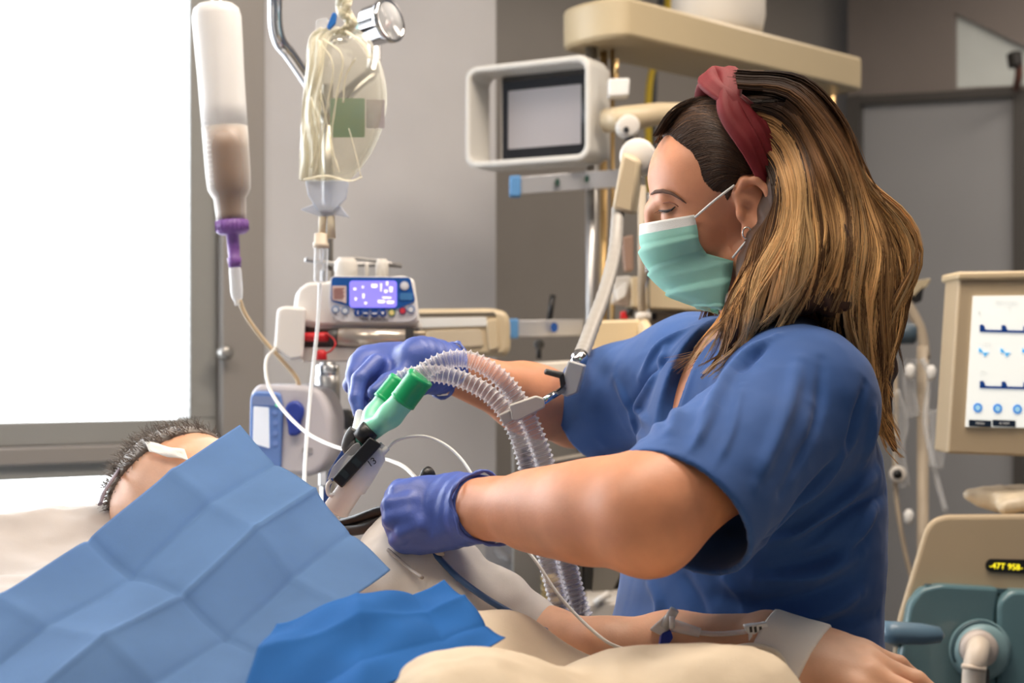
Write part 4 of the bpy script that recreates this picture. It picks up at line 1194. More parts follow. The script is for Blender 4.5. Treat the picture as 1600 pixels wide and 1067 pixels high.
MB().poly(rrect(625, 457, 645, 468, 2), dS-.0085, .001).build('status_lamp', mat('lamp_blue', (70, 130, 190), .4), t)
text('TERUFUSION', 7.6*px(dS), mat('print_dark', (40, 40, 44), .6), t, P(584, 499, dS-.0068), (1, 0, -.01), (0, 0, 1))
# syringe cradle: left block, lower deck
MB().poly(roundpoly([(428, 545), (433, 482), (445, 477), (478, 480), (474, 560), (452, 563)], 6), dS-.03, .10, shift=(-.015, 0)).build('barrel_clamp', m_pw, t, bevel=.008)
MB().poly(roundpoly([(470, 481), (652, 500), (655, 512), (500, 514), (474, 508)], 4), dS+.005, .09).build('shelf', mat('pump_grey', (206, 202, 198), .45), t, bevel=.003)
MB().poly(roundpoly([(470, 542), (640, 540), (655, 548), (655, 562), (470, 566)], 4), dS-.01, .10).build('deck', m_offw, t, bevel=.004)
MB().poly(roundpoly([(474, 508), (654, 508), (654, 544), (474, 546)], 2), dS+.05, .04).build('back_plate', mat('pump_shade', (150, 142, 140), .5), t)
text('B-2', 6*px(dS), mat('print_blue', (60, 84, 140), .6), t, P(486, 493, dS+.004), (1, 0, 0), (0, 0, 1))
# mounted pole clamp with bar over the pump
bar_ = MB()
bar_.tube([P(477, 405, 2.24), P(520, 411, 2.26), P(628, 414, 2.26)], .0038, 8).tube([P(540, 408, 2.25), P(552, 402, 2.25), P(592, 407, 2.25), P(628, 416, 2.25)], .0028, 8)
bar_.build('clamp_lever', m_steel, t)
for (u, v0, v1, r) in ((541, 402, 432, .018), (597, 404, 432, .010), (573, 408, 432, .003)):
    MB().lathe(P(u, v1, 2.22), (0, 0, 1), [(0, r), ((v1-v0)*px(2.22)*.7, r), ((v1-v0)*px(2.22), r*.7)], 20).build('clamp_post', m_offw, t)
# syringe
t = thing('syringe', 'grey syringe barrel with a red tip lying in the pump cradle', 'syringe', P(580, 527, dS-.02))
dq = dS-.005
MB().lathe(P(528, 527, dq), (1, .0, -.02), [(0, .010), (.001, .0145), (.100, .0145), (.101, .012)], 24).build('barrel', mat('syringe_grey', (186, 176, 164), .22, .55), t)
MB().lathe(P(512, 527, dq), (1, 0, 0), [(0, .006), (.001, .011), (.014, .0125), (.016, .010)], 20).build('collar', m_dgrey, t)
MB().lathe(P(467, 526, dq-.008), (1, 0, 0), [(0, .003), (.001, .0045), (.003, .0065), (.040, .0072), (.044, .006)], 16).build('tip_cap', m_red, t)
MB().poly(rrect(634, 512, 646, 545, 2), dq-.004, .03).build('plunger_flange', m_dgrey, t)
MB().poly(roundpoly([(632, 540), (638, 532), (660, 530), (664, 542), (660, 560), (632, 558)], 5), dq-.02, .02).build('plunger_grip', m_blue, t, bevel=.002)
MB().cyl(P(644, 520, dq), P(664, 520, dq), .003).build('plunger_rod', m_cream, t)
ct = thing('tethered_cap', 'small red cap dangling on a thin red ring below the syringe tip', 'cap', P(503, 550, dS-.03))
MB().tube(path3([(508, 520, dS-.02), (520, 528, dS-.02), (524, 538, dS-.025), (516, 548, dS-.028), (505, 553, dS-.03)], 6), .0013, 6).build('tether', m_red, ct)
MB().lathe(P(502, 562, dS-.03), (0, 0, 1), [(0, .0075), (.001, .0085), (.012, .0075), (.015, .004)], 16).build('cap', m_red, ct)
# second pump behind, to the right
dR = 2.45
t = thing('infusion_pump', 'cream infusion pump seen end-on behind the gloved hand', 'pump', P(720, 560, dR))
MB().poly(roundpoly([(650, 482), (770, 481), (790, 486), (797, 500), (797, 545), (790, 556), (650, 556)], 9), dR, .14).build('housing', m_cream, t, bevel=.012)
MB().poly(roundpoly([(652, 496), (760, 495), (762, 509), (652, 512)], 2), dR-.004, .01).build('door_strip', mat('strip_pale', (224, 224, 220), .35), t, bevel=.001)
MB().poly(roundpoly([(652, 489), (772, 487), (776, 493), (652, 495)], 2), dR-.002, .01).build('groove', mat('groove_dark', (96, 88, 76), .6), t)
MB().poly(roundpoly([(668, 516), (752, 514), (756, 540), (668, 546)], 5), dR-.004, .01).build('window', mat('strip_beige', (196, 182, 158), .25), t, bevel=.001)
MB().poly(roundpoly([(760, 500), (776, 497), (780, 544), (764, 548)], 5), dR-.006, .012).build('latch', m_cream, t, bevel=.002)
# --- grey feeding pump on the pole
dF = 2.1
t = thing('feeding_pump', 'rounded grey feeding pump with a blue knob clamped to the drip stand', 'pump', P(450, 740, dF))
MB().poly(roundpoly([(391, 612), (402, 600), (470, 601), (496, 608), (508, 626), (516, 650), (516, 700), (508, 728), (488, 744), (392, 742), (386, 730)], 14, 6), dF, .09, shift=(.012, 0)).build('housing', mat('pump_lilac_grey', (204, 202, 208), .45), t, bevel=.014, seg=4)
MB().poly(roundpoly([(391, 618), (400, 610), (438, 613), (442, 640), (438, 742), (388, 742)], 7), dF-.008, .02).build('front_panel', mat('fp_blue', (104, 140, 206), .4), t, bevel=.003)
MB().poly(roundpoly([(396, 634), (420, 636), (421, 700), (395, 692)], 2), dF-.010, .006).build('screen', mat('fp_screen', (226, 232, 240), .3, emit=(214, 224, 240), es=.35), t)
MB().poly(roundpoly([(394, 618), (434, 619), (434, 633), (394, 632)], 3), dF-.010, .006).build('keypad', mat('fp_keys', (132, 152, 200), .4), t)
for (u, v) in ((429, 644), (430, 660), (430, 676), (430, 692)): MB().poly(circ(u, v, 4, 4, 14), dF-.010, .006).build('key', mat('fp_key_blue', (120, 150, 214), .4), t)
MB().poly(circ(433, 632, 3, 3, 12), dF-.011, .006).build('status_lamp', mat('fp_green', (120, 214, 170), .4, emit=(110, 220, 160), es=.6), t)
MB().poly(roundpoly([(443, 640), (450, 628), (464, 625), (474, 636), (474, 648), (468, 662), (470, 676), (462, 681), (450, 680), (449, 664)], 6), dF-.012, .03).build('knob', mat('knob_blue', (42, 66, 160), .45), t, bevel=.004)
MB().poly(roundpoly([(472, 699), (488, 699), (488, 707), (472, 707)], 2), dF-.003, .006).build('marking', mat('fp_mark', (160, 158, 162), .5), t)
MB().poly(roundpoly([(498, 700), (512, 700), (512, 760), (498, 760)], 3), 2.26, .04).build('clamp_block', m_chrome, t, bevel=.003)
# --- ceiling pendant
pA, pB = P(935, 40, 2.7), P(1285, 95, 3.2)
m_beam = mat('pendant_cream', (184, 168, 136), .42, noise=.015, nscale=5)
pend = thing('ceiling_pendant', 'cream ceiling supply pendant beam with hanging steel posts above the woman', 'pendant', (1.0, 2.95, 1.4))
dirb = (pB-pA); dirb.z = 0; lenb = dirb.length; dirb.normalize(); sdb = V((-dirb.y, dirb.x, 0))
zt, zb_ = P(0, 8, 2.7).z, P(0, 70, 2.7).z
hw = .085; out_ = []
a0 = pA-dirb*.0; b0 = pB+dirb*.03
for k in range(13):
    a = math.pi/2+math.pi*k/12; out_.append(a0+dirb*(math.cos(a)*hw*.45)+sdb*(math.sin(a)*hw))
for c in (b0-sdb*hw, b0+sdb*hw): out_.append(c)
fr_ = [V((p.x, p.y, zt)) for p in out_]; bk_ = [V((p.x, p.y, zb_)) for p in out_]
MB().prism(fr_, bk_).build('beam', m_beam, pend, bevel=.008)
cx = P(1122, 30, 2.98)
MB().lathe((cx.x, cx.y, zt-.005), (0, 0, 1), [(0, .088), (.03, .094), (.05, .098), (.4, .098)], 40).build('column', mat('pendant_white', (214, 208, 198), .45), pend)
MB().lathe((cx.x, cx.y, 2.55), (0, 0, 1), [(0, .098), (.02, .16), (.145, .17)], 40).build('ceiling_flange', mat('pendant_white', (214, 208, 198), .45), pend)
for (u, v0, d, r, mm_) in ((924, 60, 2.72, .0115, m_steel), (943, 60, 2.76, .0075, m_brass), (957, 60, 2.74, .004, m_brass), (1281, 110, 3.2, .012, m_steel), (1298, 110, 3.24, .011, m_brass)):
    p = P(u, 567, d); MB().cyl((p.x, p.y, .62), (p.x, p.y, zb_+.004), r, n=20).build('post', mm_, pend)
p0, p1 = P(905, 567, 2.66), P(1300, 567, 3.18)
MB().prism([V((p.x, p.y, .62)) for p in (p0, p1, p1+sdb*.12, p0+sdb*.12)], [V((p.x, p.y, .60)) for p in (p0, p1, p1+sdb*.12, p0+sdb*.12)]).build('lower_shelf', m_offw, pend)
for (u0, u1, v, mm_, r) in ((1032, 1028, 0, mat('cable_dark', (52, 56, 62), .5), .0075), (1044, 1022, 0, mat('hose_yellow', (206, 176, 30), .45), .0095)):
    nm = 'gas_hose' if r > .009 else 'power_cable'
    pts = path3([(u0+4, -120, 3.42), (u0, 10, 3.4), (u0-8, 60, 3.4), (u1-6, 130, 3.4), (u1-8, 230, 3.4), (u1, 420, 3.4)], 6)
    o = MB().tube(pts, r, 10).build(nm, mm_, None, loc=pts[0])
    props(o, 'yellow gas hose hanging behind the cream pendant beam' if r > .009 else 'dark cable hanging beside the yellow gas hose', 'hose' if r > .009 else 'cable')
t = thing('rail_hook', 'small white cube fitting on a brass peg beside the monitor frame', 'hook', P(966, 120, 2.6))
MB().cyl(P(963, 124, 2.6), P(963, 92, 2.6), .0042).build('peg', m_brass, t)
MB().poly([(951, 122), (984, 121), (983, 148), (951, 150)], 2.58, .04).build('block', m_white, t, bevel=.003)
# --- monitor in its cushioned frame
dl, dr = 2.74, 2.60
mon = thing('patient_monitor', 'blank monitor in a thick white handle frame on the pendant arm', 'monitor', P(840, 255, 2.68))
c4 = [P(726, 105, dl), P(921, 83, dr), P(921, 252, dr), P(727, 260, dl)]
ex = (c4[1]-c4[0]); wm = ex.length; ex.normalize(); ez = (c4[0]-c4[3]); hm = ((c4[0]-c4[3]).length+(c4[1]-c4[2]).length)/2; ez = V((0, 0, 1))
en = ex.cross(ez).normalized()         # towards the camera side
if en.y > 0: en = -en
cm = (c4[0]+c4[1]+c4[2]+c4[3])/4
shear = ((c4[1]+c4[2])/2-(c4[0]+c4[3])/2).z/wm
def mp(x, z, n): return cm+ex*x+V((0, 0, 1))*(z)+en*n
def ring_prism(outer, inner, n0, n1, name, m, parent, bevel):
    mb = MB(); k = len(outer)
    vs = [mp(x, z, n0) for x, z in outer]+[mp(x, z, n0) for x, z in inner]+[mp(x, z, n1) for x, z in outer]+[mp(x, z, n1) for x, z in inner]
    fs = []
    for i in range(k):
        j = (i+1) % k
        fs += [(i, j, k+j, k+i), (2*k+i, 3*k+i, 3*k+j, 2*k+j), (i, 2*k+i, 2*k+j, j), (k+i, k+j, 3*k+j, 3*k+i)]
    mb.add(vs, fs); return mb.build(name, m, parent, bevel=bevel)
hw_, hh_ = wm/2, hm/2
ring_prism(rrect(-hw_, -hh_, hw_, hh_, .024, 6), rrect(-hw_+.011, -hh_+.012, hw_-.011, hh_-.012, .018, 6), 0, -.075, 'handle_frame', mat('handle_white', (206, 204, 198), .45), mon, .004)
MB().prism([mp(x, z, -.058) for x, z in rrect(-hw_+.045, -hh_+.011, hw_-.008, hh_-.011, .006)], [mp(x, z, -.10) for x, z in rrect(-hw_+.045, -hh_+.011, hw_-.008, hh_-.011, .006)]).build('housing', m_offw, mon, bevel=.003)
m_gloss = mat('monitor_glass', (30, 28, 28), .06, spec=.9, coat=.6)
m_lcd = mat('lcd_off', (158, 154, 156), .25, spec=.8)
MB().prism([mp(x, z, -.0565) for x, z in rrect(-hw_+.050, -hh_+.014, hw_-.012, hh_-.014, .004)], [mp(x, z, -.060) for x, z in rrect(-hw_+.050, -hh_+.014, hw_-.012, hh_-.014, .004)]).build('front_glass', m_gloss, mon)
MB().prism([mp(x, z, -.0558) for x, z in rrect(-hw_+.064, -hh_+.040, hw_-.048, hh_-.042, .002)], [mp(x, z, -.058) for x, z in rrect(-hw_+.064, -hh_+.040, hw_-.048, hh_-.042, .002)]).build('screen', m_lcd, mon)
MB().lathe(mp(hw_-.012, -.008, -.055), en, [(0, .006), (.001, .0085), (.012, .0085), (.014, .006)], 20).build('dial', m_dgrey, mon)
# arm that carries the monitor and the hose holder
t = thing('support_arm', 'cream jointed arm reaching from the pendant to the monitor behind the woman', 'arm', P(990, 190, 2.55))
MB().tube([P(946, 188, 2.62), P(975, 186, 2.60), P(1025, 178, 2.62), P(1110, 176, 2.72), P(1180, 178, 2.85)], [.022, .024, .021, .020, .020], 24).build('arm', m_cream, t)
MB().lathe(P(978, 200, 2.56), (.1, -1, 0), [(0, .015), (.001, .020), (.03, .020), (.032, .015)], 24).build('pivot', m_offw, t)
MB().lathe(P(978, 202, 2.527), (.1, -1, 0), [(0, .005), (.003, .005)], 12).build('pivot_screw', m_black, t)
MB().cyl(P(985, 215, 2.56), P(985, 300, 2.5), .014).build('drop_post', m_chrome, t)
# rails with blue end caps
for (pl, dd, lab) in (([(806, 276), (992, 262), (992, 290), (806, 303)], (2.62, 2.66, 2.66, 2.62), 'upper steel equipment rail with a blue end cap below the monitor'), ([(802, 500), (912, 498), (912, 524), (802, 525)], (2.62, 2.66, 2.66, 2.62), 'lower steel equipment rail with a blue end cap left of the cream ventilator part')):
    t = thing('equipment_rail', lab, 'rail', P(pl[0][0], pl[0][1], 2.62), 'steel equipment rails')
    MB().poly(pl, 0, .012, dd=dd).build('rail', mat('rail_steel', (198, 198, 200), .3, .6), t, bevel=.001)
    (x0, y0), (x1, y1) = pl[0], pl[3]
    MB().poly([(x0-10, y0-2), (x0+8, y0-3), (x0+8, y1+3), (x0-10, y1+3)], 2.612, .03).build('end_cap', m_lblue, t, bevel=.003)
    holes = [(871, 284), (917, 279)] if y0 < 400 else [(866, 511)]
    for (u, v) in holes: MB().poly(circ(u, v, 4 if y0 < 400 else 6, 6 if y0 < 400 else 8, 16), 2.625, .006).build('rail_hole', mat('hole_green', (24, 60, 50), .5) if y0 < 400 else m_blue, t)
# --- hose holder: flexible arm, clamp block, clips
t = thing('hose_holder', 'grey flexible holder arm clipped to the clear breathing hoses', 'holder', P(960, 330, 2.1))
MB().lathe(P(1003, 250, 2.16), (-.25, -1, .0), [(0, .020), (.002, .026), (.045, .027), (.05, .022)], 32).build('joint', m_offw, t)
MB().prism([P(u, v, 2.08) for u, v in [(972, 236), (1000, 250), (990, 336), (956, 326)]], [P(u+6, v, 2.14) for u, v in [(972, 236), (1000, 250), (990, 336), (956, 326)]]).build('elbow_block', m_cream, t, bevel=.006)
fx = path3([(966, 326, 2.10), (962, 380, 2.06), (955, 420, 2.01), (942, 465, 1.94), (925, 510, 1.86), (912, 545, 1.79), (904, 562, 1.755)], 10)
fxr = [.0098+.0004*math.sin(i*2.2) for i in range(len(fx))]
MB().tube(fx, fxr, 16).build('flexible_tube', mat('flex_grey', (160, 156, 150), .4), t)
MB().lathe(fx[-1], fx[-1]-fx[-2], [(-.012, .0105), (0, .0108), (.003, .0085), (.012, .0085)], 20).build('ferrule', m_chrome, t)
blk = MB().poly(roundpoly([(888, 562), (914, 570), (902, 614), (884, 620), (872, 612)], 4), 1.70, .035, shift=(.004, 0)).build('clamp_block', mat('block_grey', (168, 168, 170), .4), t, bevel=.002)
MB().poly(roundpoly([(874, 588), (881, 582), (884, 600), (876, 606)], 2), 1.697, .005).build('block_slot', m_black, blk)
MB().cyl(P(878, 586, 1.715), P(853, 580, 1.70), .0042, .0036).build('thumb_screw', m_dgrey, t)
MB().cyl(P(882, 606, 1.71), P(846, 628, 1.60), .0042).build('rod', m_chrome, t)
m_clip = mat('clip_stone', (188, 184, 176), .5)
MB().poly(roundpoly([(796, 632), (838, 618), (850, 622), (852, 636), (808, 658), (800, 656)], 3), 1.533, .03).build('clip', m_clip, t, bevel=.0015)
MB().poly(roundpoly([(779, 648), (797, 640), (803, 655), (788, 665)], 3), 1.560, .035).build('clip', m_clip, t, bevel=.0015)
# --- breathing circuit
m_corr = clear_mat('hose_clear', (232, 230, 232), .13, .80, .12, tint=(248, 246, 248))
def corrugated(pp, name, label, r=.0112, pitch=.0062):
    pts = path3(pp, 14); q_ = np.array(pts); sL = np.r_[0, np.cumsum(np.linalg.norm(np.diff(q_, axis=0), axis=1))]
    n = int(sL[-1]/pitch*7); tt = np.linspace(0, sL[-1], n); q2 = np.stack([np.interp(tt, sL, q_[:, i]) for i in range(3)], 1)
    rr = [r-.0022+.0026*max(0, math.cos(2*math.pi*s/pitch))**1.5 for s in tt]
    o = MB().tube([V(p) for p in q2], rr, 18, cap=False).build(name, m_corr, None, loc=pts[0], flip=True)
    return props(o, label, 'hose', 'pair of breathing hoses')
corrugated([(652, 590, 1.545), (668, 576, 1.545), (700, 562, 1.545), (735, 562, 1.545), (770, 580, 1.545), (798, 608, 1.55), (822, 646, 1.555), (842, 694, 1.56), (858, 746, 1.57), (880, 850, 1.59), (900, 930, 1.605), (922, 1010, 1.61), PX(.105, 1.63, .75), PX(.02, 1.80, .45), PX(.2, 2.08, .36), PX(.5, 2.33, .55), PX(.68, 2.40, .80)],
           'breathing_hose', 'clear corrugated breathing hose, upper one of the pair arching from the green connector')
corrugated([(622, 596, 1.595), (640, 587, 1.595), (680, 583, 1.595), (720, 592, 1.59), (757, 610, 1.585), (785, 636, 1.58), (806, 672, 1.585), (822, 720, 1.59), (832, 765, 1.60), (852, 860, 1.61), (872, 940, 1.63), (888, 1010, 1.64), PX(.075, 1.66, .75), PX(-.02, 1.84, .42), PX(.18, 2.14, .31), PX(.5, 2.40, .5), PX(.72, 2.45, .76)],
           'breathing_hose', 'clear corrugated breathing hose, lower one of the pair behind the upper hose')
yp = thing('y_connector', 'mint Y-shaped connector with two green sleeves joining the clear hoses', 'connector', P(600, 650, 1.55))
m_mint = clear_mat('mint_translucent', (140, 216, 186), .70, .95, .25, tint=(190, 236, 214))
m_mint = mat('mint_plastic', (138, 214, 184), .3, sss=.3, sssc=(.4, 1, .7))
m_green = mat('green_plastic', (24, 168, 102), .35)
def sleeve_(a, b, r, name='sleeve'):
    d = (b-a); prof_ = [(0, r*.86), (.001, r)]
    L = d.length
    for k in range(12): prof_ += [(.004+(L-.01)*k/12, r), (.004+(L-.01)*(k+.5)/12, r*.955)]
    prof_ += [(L-.004, r*1.03), (L, r*1.0), (L+.0002, r*.8)]
    return MB().lathe(a, d, prof_, 28).build(name, m_green, yp)
sleeve_(P(628, 628, 1.55), P(658, 588, 1.545), .0150); sleeve_(P(598, 628, 1.588), P(626, 594, 1.594), .0135)
Y_ = Sculpt(np.array(P(595, 650, 1.57))-.07, np.array(P(595, 650, 1.57))+.07, .0016)
Y_.cap(P(638, 616, 1.548), P(610, 648, 1.553), .0135, .0135, k=.004); Y_.cap(P(610, 648, 1.553), P(583, 672, 1.558), .0132, .0105, k=.006)
Y_.cap(P(606, 618, 1.59), P(585, 648, 1.582), .0118, .0115, k=.004); Y_.cap(P(585, 648, 1.582), P(574, 668, 1.566), .0115, .010, k=.008)
Y_.cap(P(583, 668, 1.558), P(566, 684, 1.56), .0095, .0092, k=.004)
v, f = Y_.surface(); v = relax(v, f, 2); mesh_np('body', v, f, m_mint, yp)
MB().cyl(P(588, 690, 1.555), P(570, 700, 1.556), .0045).build('side_port', m_mint, yp)
# airway adapter, sensor
ad = thing('airway_adapter', 'white airway adapter tube with a black sensor block numbered 13', 'airway adapter', P(555, 740, 1.55))
MB().lathe(P(580, 668, 1.553), P(560, 690, 1.555)-P(580, 668, 1.553), [(0, .008), (.001, .0112), (.017, .0115), (.018, .009)], 24).build('swivel', m_black, ad)
aw = P(588, 705, 1.553); bw = P(528, 792, 1.558)
MB().lathe(aw, bw-aw, [(-.006, .004), (-.002, .009), (.002, .0135), (.030, .0155), (.046, .0160), (.048, .0135), (.078, .0145), (.080, .0118)], 28).build('tube', m_white, ad)
MB().prism([P(u, v, 1.535) for u, v in roundpoly([(519, 748), (578, 682), (596, 694), (588, 704), (534, 762)], 3)], [P(u, v, 1.575) for u, v in roundpoly([(519, 748), (578, 682), (596, 694), (588, 704), (534, 762)], 3)]).build('sensor_block', m_black, ad, bevel=.0015)
for (a, b) in (((537, 731), (548, 743)), ((556, 712), (567, 724))):
    MB().prism([P(a[0]+x, a[1]+y, 1.5345) for x, y in ((0, 0), (10, 11), (3, 18), (-8, 8))], [P(a[0]+x, a[1]+y, 1.537) for x, y in ((0, 0), (10, 11), (3, 18), (-8, 8))]).build('sensor_window', mat('sensor_face', (40, 48, 50), .2), ad)
MB().prism([P(u, v, 1.543) for u, v in roundpoly([(511, 750), (520, 728), (552, 694), (560, 690), (566, 700), (528, 742)], 3)], [P(u, v, 1.57) for u, v in roundpoly([(511, 750), (520, 728), (552, 694), (560, 690), (566, 700), (528, 742)], 3)]).build('white_cover', m_clear2, ad, bevel=.001)
sw = MB().tube(path3([(556, 672, 1.56), (548, 684, 1.56), (545, 700, 1.56), (560, 694, 1.557)], 5), .008, 14).build('elbow', m_dgrey, ad)
text('13', .0105, m_black, ad, P(581, 722, 1.537), (.6, 0, .42), (-.42, 0, .6))
MB().tube(path3([(518, 750, 1.55), (512, 758, 1.55), (514, 772, 1.55), (526, 772, 1.55)], 5), .0024, 8).build('ring_clip', m_white, ad)
MB().cyl(P(593, 712, 1.552), P(606, 699, 1.552), .0038, .003).build('line_port', m_white, ad)
MB().cyl(P(590, 702, 1.556), P(598, 693, 1.556), .0038, .003).build('line_port', m_white, ad)
tube_thing('sampling_line', 'thin white sampling line arching from the airway adapter to the near glove', 'tube', [(605, 700, 1.552), (620, 688, 1.55), (645, 681, 1.545), (672, 683, 1.535), (700, 697, 1.52), (722, 718, 1.505), (738, 742, 1.49), (744, 756, 1.50)], .0016, m_tubew)
t = tube_thing('suction_tube', 'clear suction tube held under the fingertip of the far glove', 'tube', [(562, 644, 1.615), (559, 660, 1.60), (554, 680, 1.58), (548, 700, 1.566)], .0048, m_clear2)
t = thing('tube_strap', 'dark blue strap behind the white airway adapter', 'strap', P(520, 740, 1.60))
MB().prism([P(u, v, 1.585) for u, v in roundpoly([(506, 768), (514, 735), (536, 700), (544, 690), (546, 708), (532, 730), (516, 760), (514, 792), (505, 792)], 4)], [P(u, v, 1.605) for u, v in roundpoly([(506, 768), (514, 735), (536, 700), (544, 690), (546, 708), (532, 730), (516, 760), (514, 792), (505, 792)], 4)]).build('strap', mat('strap_blue', (36, 70, 140), .6), t, bevel=.002)
MB().prism([P(u, v, 1.585) for u, v in roundpoly([(538, 796), (562, 764), (560, 778), (548, 796)], 3)], [P(u, v, 1.60) for u, v in roundpoly([(538, 796), (562, 764), (560, 778), (548, 796)], 3)]).build('strap_end', mat('strap_navy', (26, 36, 80), .6), t, bevel=.002)
t = thing('stethoscope_head', 'small black knob-ended instrument held in the near glove', 'instrument', P(675, 745, 1.52))
MB().lathe(P(648, 752, 1.53), P(675, 738, 1.515)-P(648, 752, 1.53), [(0, .003), (.012, .004), (.018, .008), (.024, .0085), (.027, .004)], 20).build('knob', m_black, t)
# ------------------------------------------------------------------ bed, patient, linen
BA = V((.75, -.66, 0)).normalized(); BL = V((.66, .75, 0)).normalized(); BN = V((-.236, 1.485, 0))
def bedp(s, w, z): return BN+BA*s+BL*w+V((0, 0, z))
def sw(p): q_ = V((p.x, p.y, 0))-BN; return q_.dot(BA), q_.dot(BL)
bed = thing('hospital_bed', 'hospital bed with white mattress on which the draped patient lies', 'bed', bedp(.5, 0, 0))
def bbox_(mb, s0, s1, w0, w1, z0, z1):
    mb.prism([bedp(s0, w0, z0), bedp(s1, w0, z0), bedp(s1, w1, z0), bedp(s0, w1, z0)], [bedp(s0, w0, z1), bedp(s1, w0, z1), bedp(s1, w1, z1), bedp(s0, w1, z1)]); return mb
m_sheetw = mat('mattress_white', (222, 216, 206), .8)
bbox_(MB(), -.50, 1.45, -.58, .232, .72, .875).build('mattress', m_sheetw, bed, bevel=.03, seg=3)
bbox_(MB(), -.52, 1.47, -.59, .236, .62, .715).build('frame', m_offw, bed, bevel=.01)
bbox_(MB(), .0, 1.0, -.42, .10, .18, .615).build('lift_base', m_grey, bed, bevel=.01)
for s in (-.35, 1.3):
    for w in (-.52, .19):
        lg = bbox_(MB(), s-.03, s+.03, w-.03, w+.03, .12, .62).build('leg', m_offw, bed, bevel=.006)
        c = bedp(s, w, .065); MB().lathe(c-BL*.02, BL, [(0, .06), (.004, .065), (.036, .065), (.04, .06)], 24).build('caster', m_dgrey, lg)
# pillow
m_linen = sheet_mat('linen', (196, 191, 188), .10, .8, noise=.015)
PL = Sculpt((-1.0, 1.20, .86), (-.05, 2.1, 1.2), .006)
RMB = Matrix(((BA.x, BL.x, 0), (BA.y, BL.y, 0), (0, 0, 1)))
PL.ell(bedp(-.22, -.10, .955), (.19, .34, .095), RMB, k=0)
PL.cap(bedp(-.33, -.26, 1.0), bedp(-.30, .16, 1.0), .09, k=.05)
PL.cap(bedp(-.14, -.30, .95), bedp(-.14, .14, .95), .06, k=.05)
PL.cap(bedp(-.10, -.40, .95), bedp(.16, -.36, .94), .06, k=.05)
v, f = PL.surface(); v = relax(v, f, 2); n = vnormals(v, f)
v = v+n*(fbm(v, 16, 21)*.012+np.abs(fbm(v, 26, 22))*-.016+np.abs(fbm(v, 45, 23))*-.006)[:, None]
o = mesh_np('pillow', v, f, m_linen, None, loc=bedp(-.22, 0, .9)); props(o, 'white pillow under the patient head on the left', 'pillow')
# patient: one body, head to hand
m_pskin = mat('patient_skin', (214, 164, 132), .5, noise=.05, nscale=26, sss=.10, sssc=(1, .35, .2), bump=.1, bscale=380)
pat = thing('person', 'patient lying on the bed under a blue drape, hand with white tape in front', 'person', bedp(0, 0, .88))
hc = P(287, 797, 1.65); crown = (-BA*.80+V((0, 0, .25))).normalized(); fup = (V((0, 0, 1))-crown*crown.z).normalized(); lat = crown.cross(fup)
PH = Matrix((crown, lat, fup)).transposed()
S = Sculpt((-.60, .85, .86), (.45, 1.95, 1.20), .0045)
S.ell(hc, (.098, .076, .094), PH); S.ell(hc-crown*.06+fup*.02, (.06, .062, .075), PH, k=.03)
S.ell(hc-crown*.075+fup*.025, (.04, .055, .06), PH, k=.03); S.cap(hc+fup*.088-crown*.030, hc+fup*.095-crown*.056, .008, .010, k=.014); S.ell(hc+fup*.068-crown*.108, (.018, .024, .018), PH, k=.02)
for s_e in (1, -1): S.ell(hc+fup*.076-crown*.028+lat*.030*s_e, (.013, .016, .012), PH, k=.006)
S.cap(hc-crown*.06+fup*-.03, bedp(-.02, 0, 1.0), .055, .06, k=.03)
S.cap(bedp(.02, -.14, .965), bedp(.02, .14, .965), .055, k=.04)
S.ell(bedp(.18, -.01, .935), (.22, .15, .055), RMB, k=.03); S.ell(bedp(.46, -.02, .925), (.24, .14, .045), RMB, k=.04)
sh_, el_, wr_ = bedp(.05, .175, .985), P(950, 1024, 1.415), P(1196, 1000, 1.36)
S.cap(sh_, P(845, 1014, 1.475), .045, .042, k=.03); S.cap(P(845, 1014, 1.475), el_, .042, .034, k=.02)
S.cap(el_, P(1050, 1012, 1.395), .035, .033, k=.02); S.cap(P(1050, 1012, 1.395), wr_, .033, .026, k=.02)
v1, f1 = S.surface(); v1 = relax(v1, f1, 2)
PHD = dict(wrist=wr_, fwd=(.86, -.40, -.22), nrm=(.08, -.48, .87), side=-1, curls=[(8, 18, 12), (8, 20, 12), (10, 20, 14), (12, 22, 14)],
           thumb=[(.62, .75, -.18), (.86, .42, -.2), (.95, .15, -.18)], spread=(7, 1, -5, -12), sc=1.06)
S2_ = Sculpt(np.array(wr_)-np.array((.10, .20, .14)), np.array(wr_)+np.array((.26, .10, .10)), .0022)
S2_.cap(P(1120, 1006, 1.377), wr_, .029, .0255); hand(S2_, **PHD)
for i in range(4):
    pass
v2, f2 = S2_.surface(); v2 = relax(v2, f2, 2); n2_ = vnormals(v2, f2); v2 = v2+n2_*(fbm(v2, 90, 31)*.0007)[:, None]
mesh_np('body', np.concatenate([v1, v2]), np.concatenate([f1, f2+len(v1)]), m_pskin, pat)
ph_bvh = bvh_np(np.concatenate([v1, v2]), np.concatenate([f1, f2+len(v1)]))
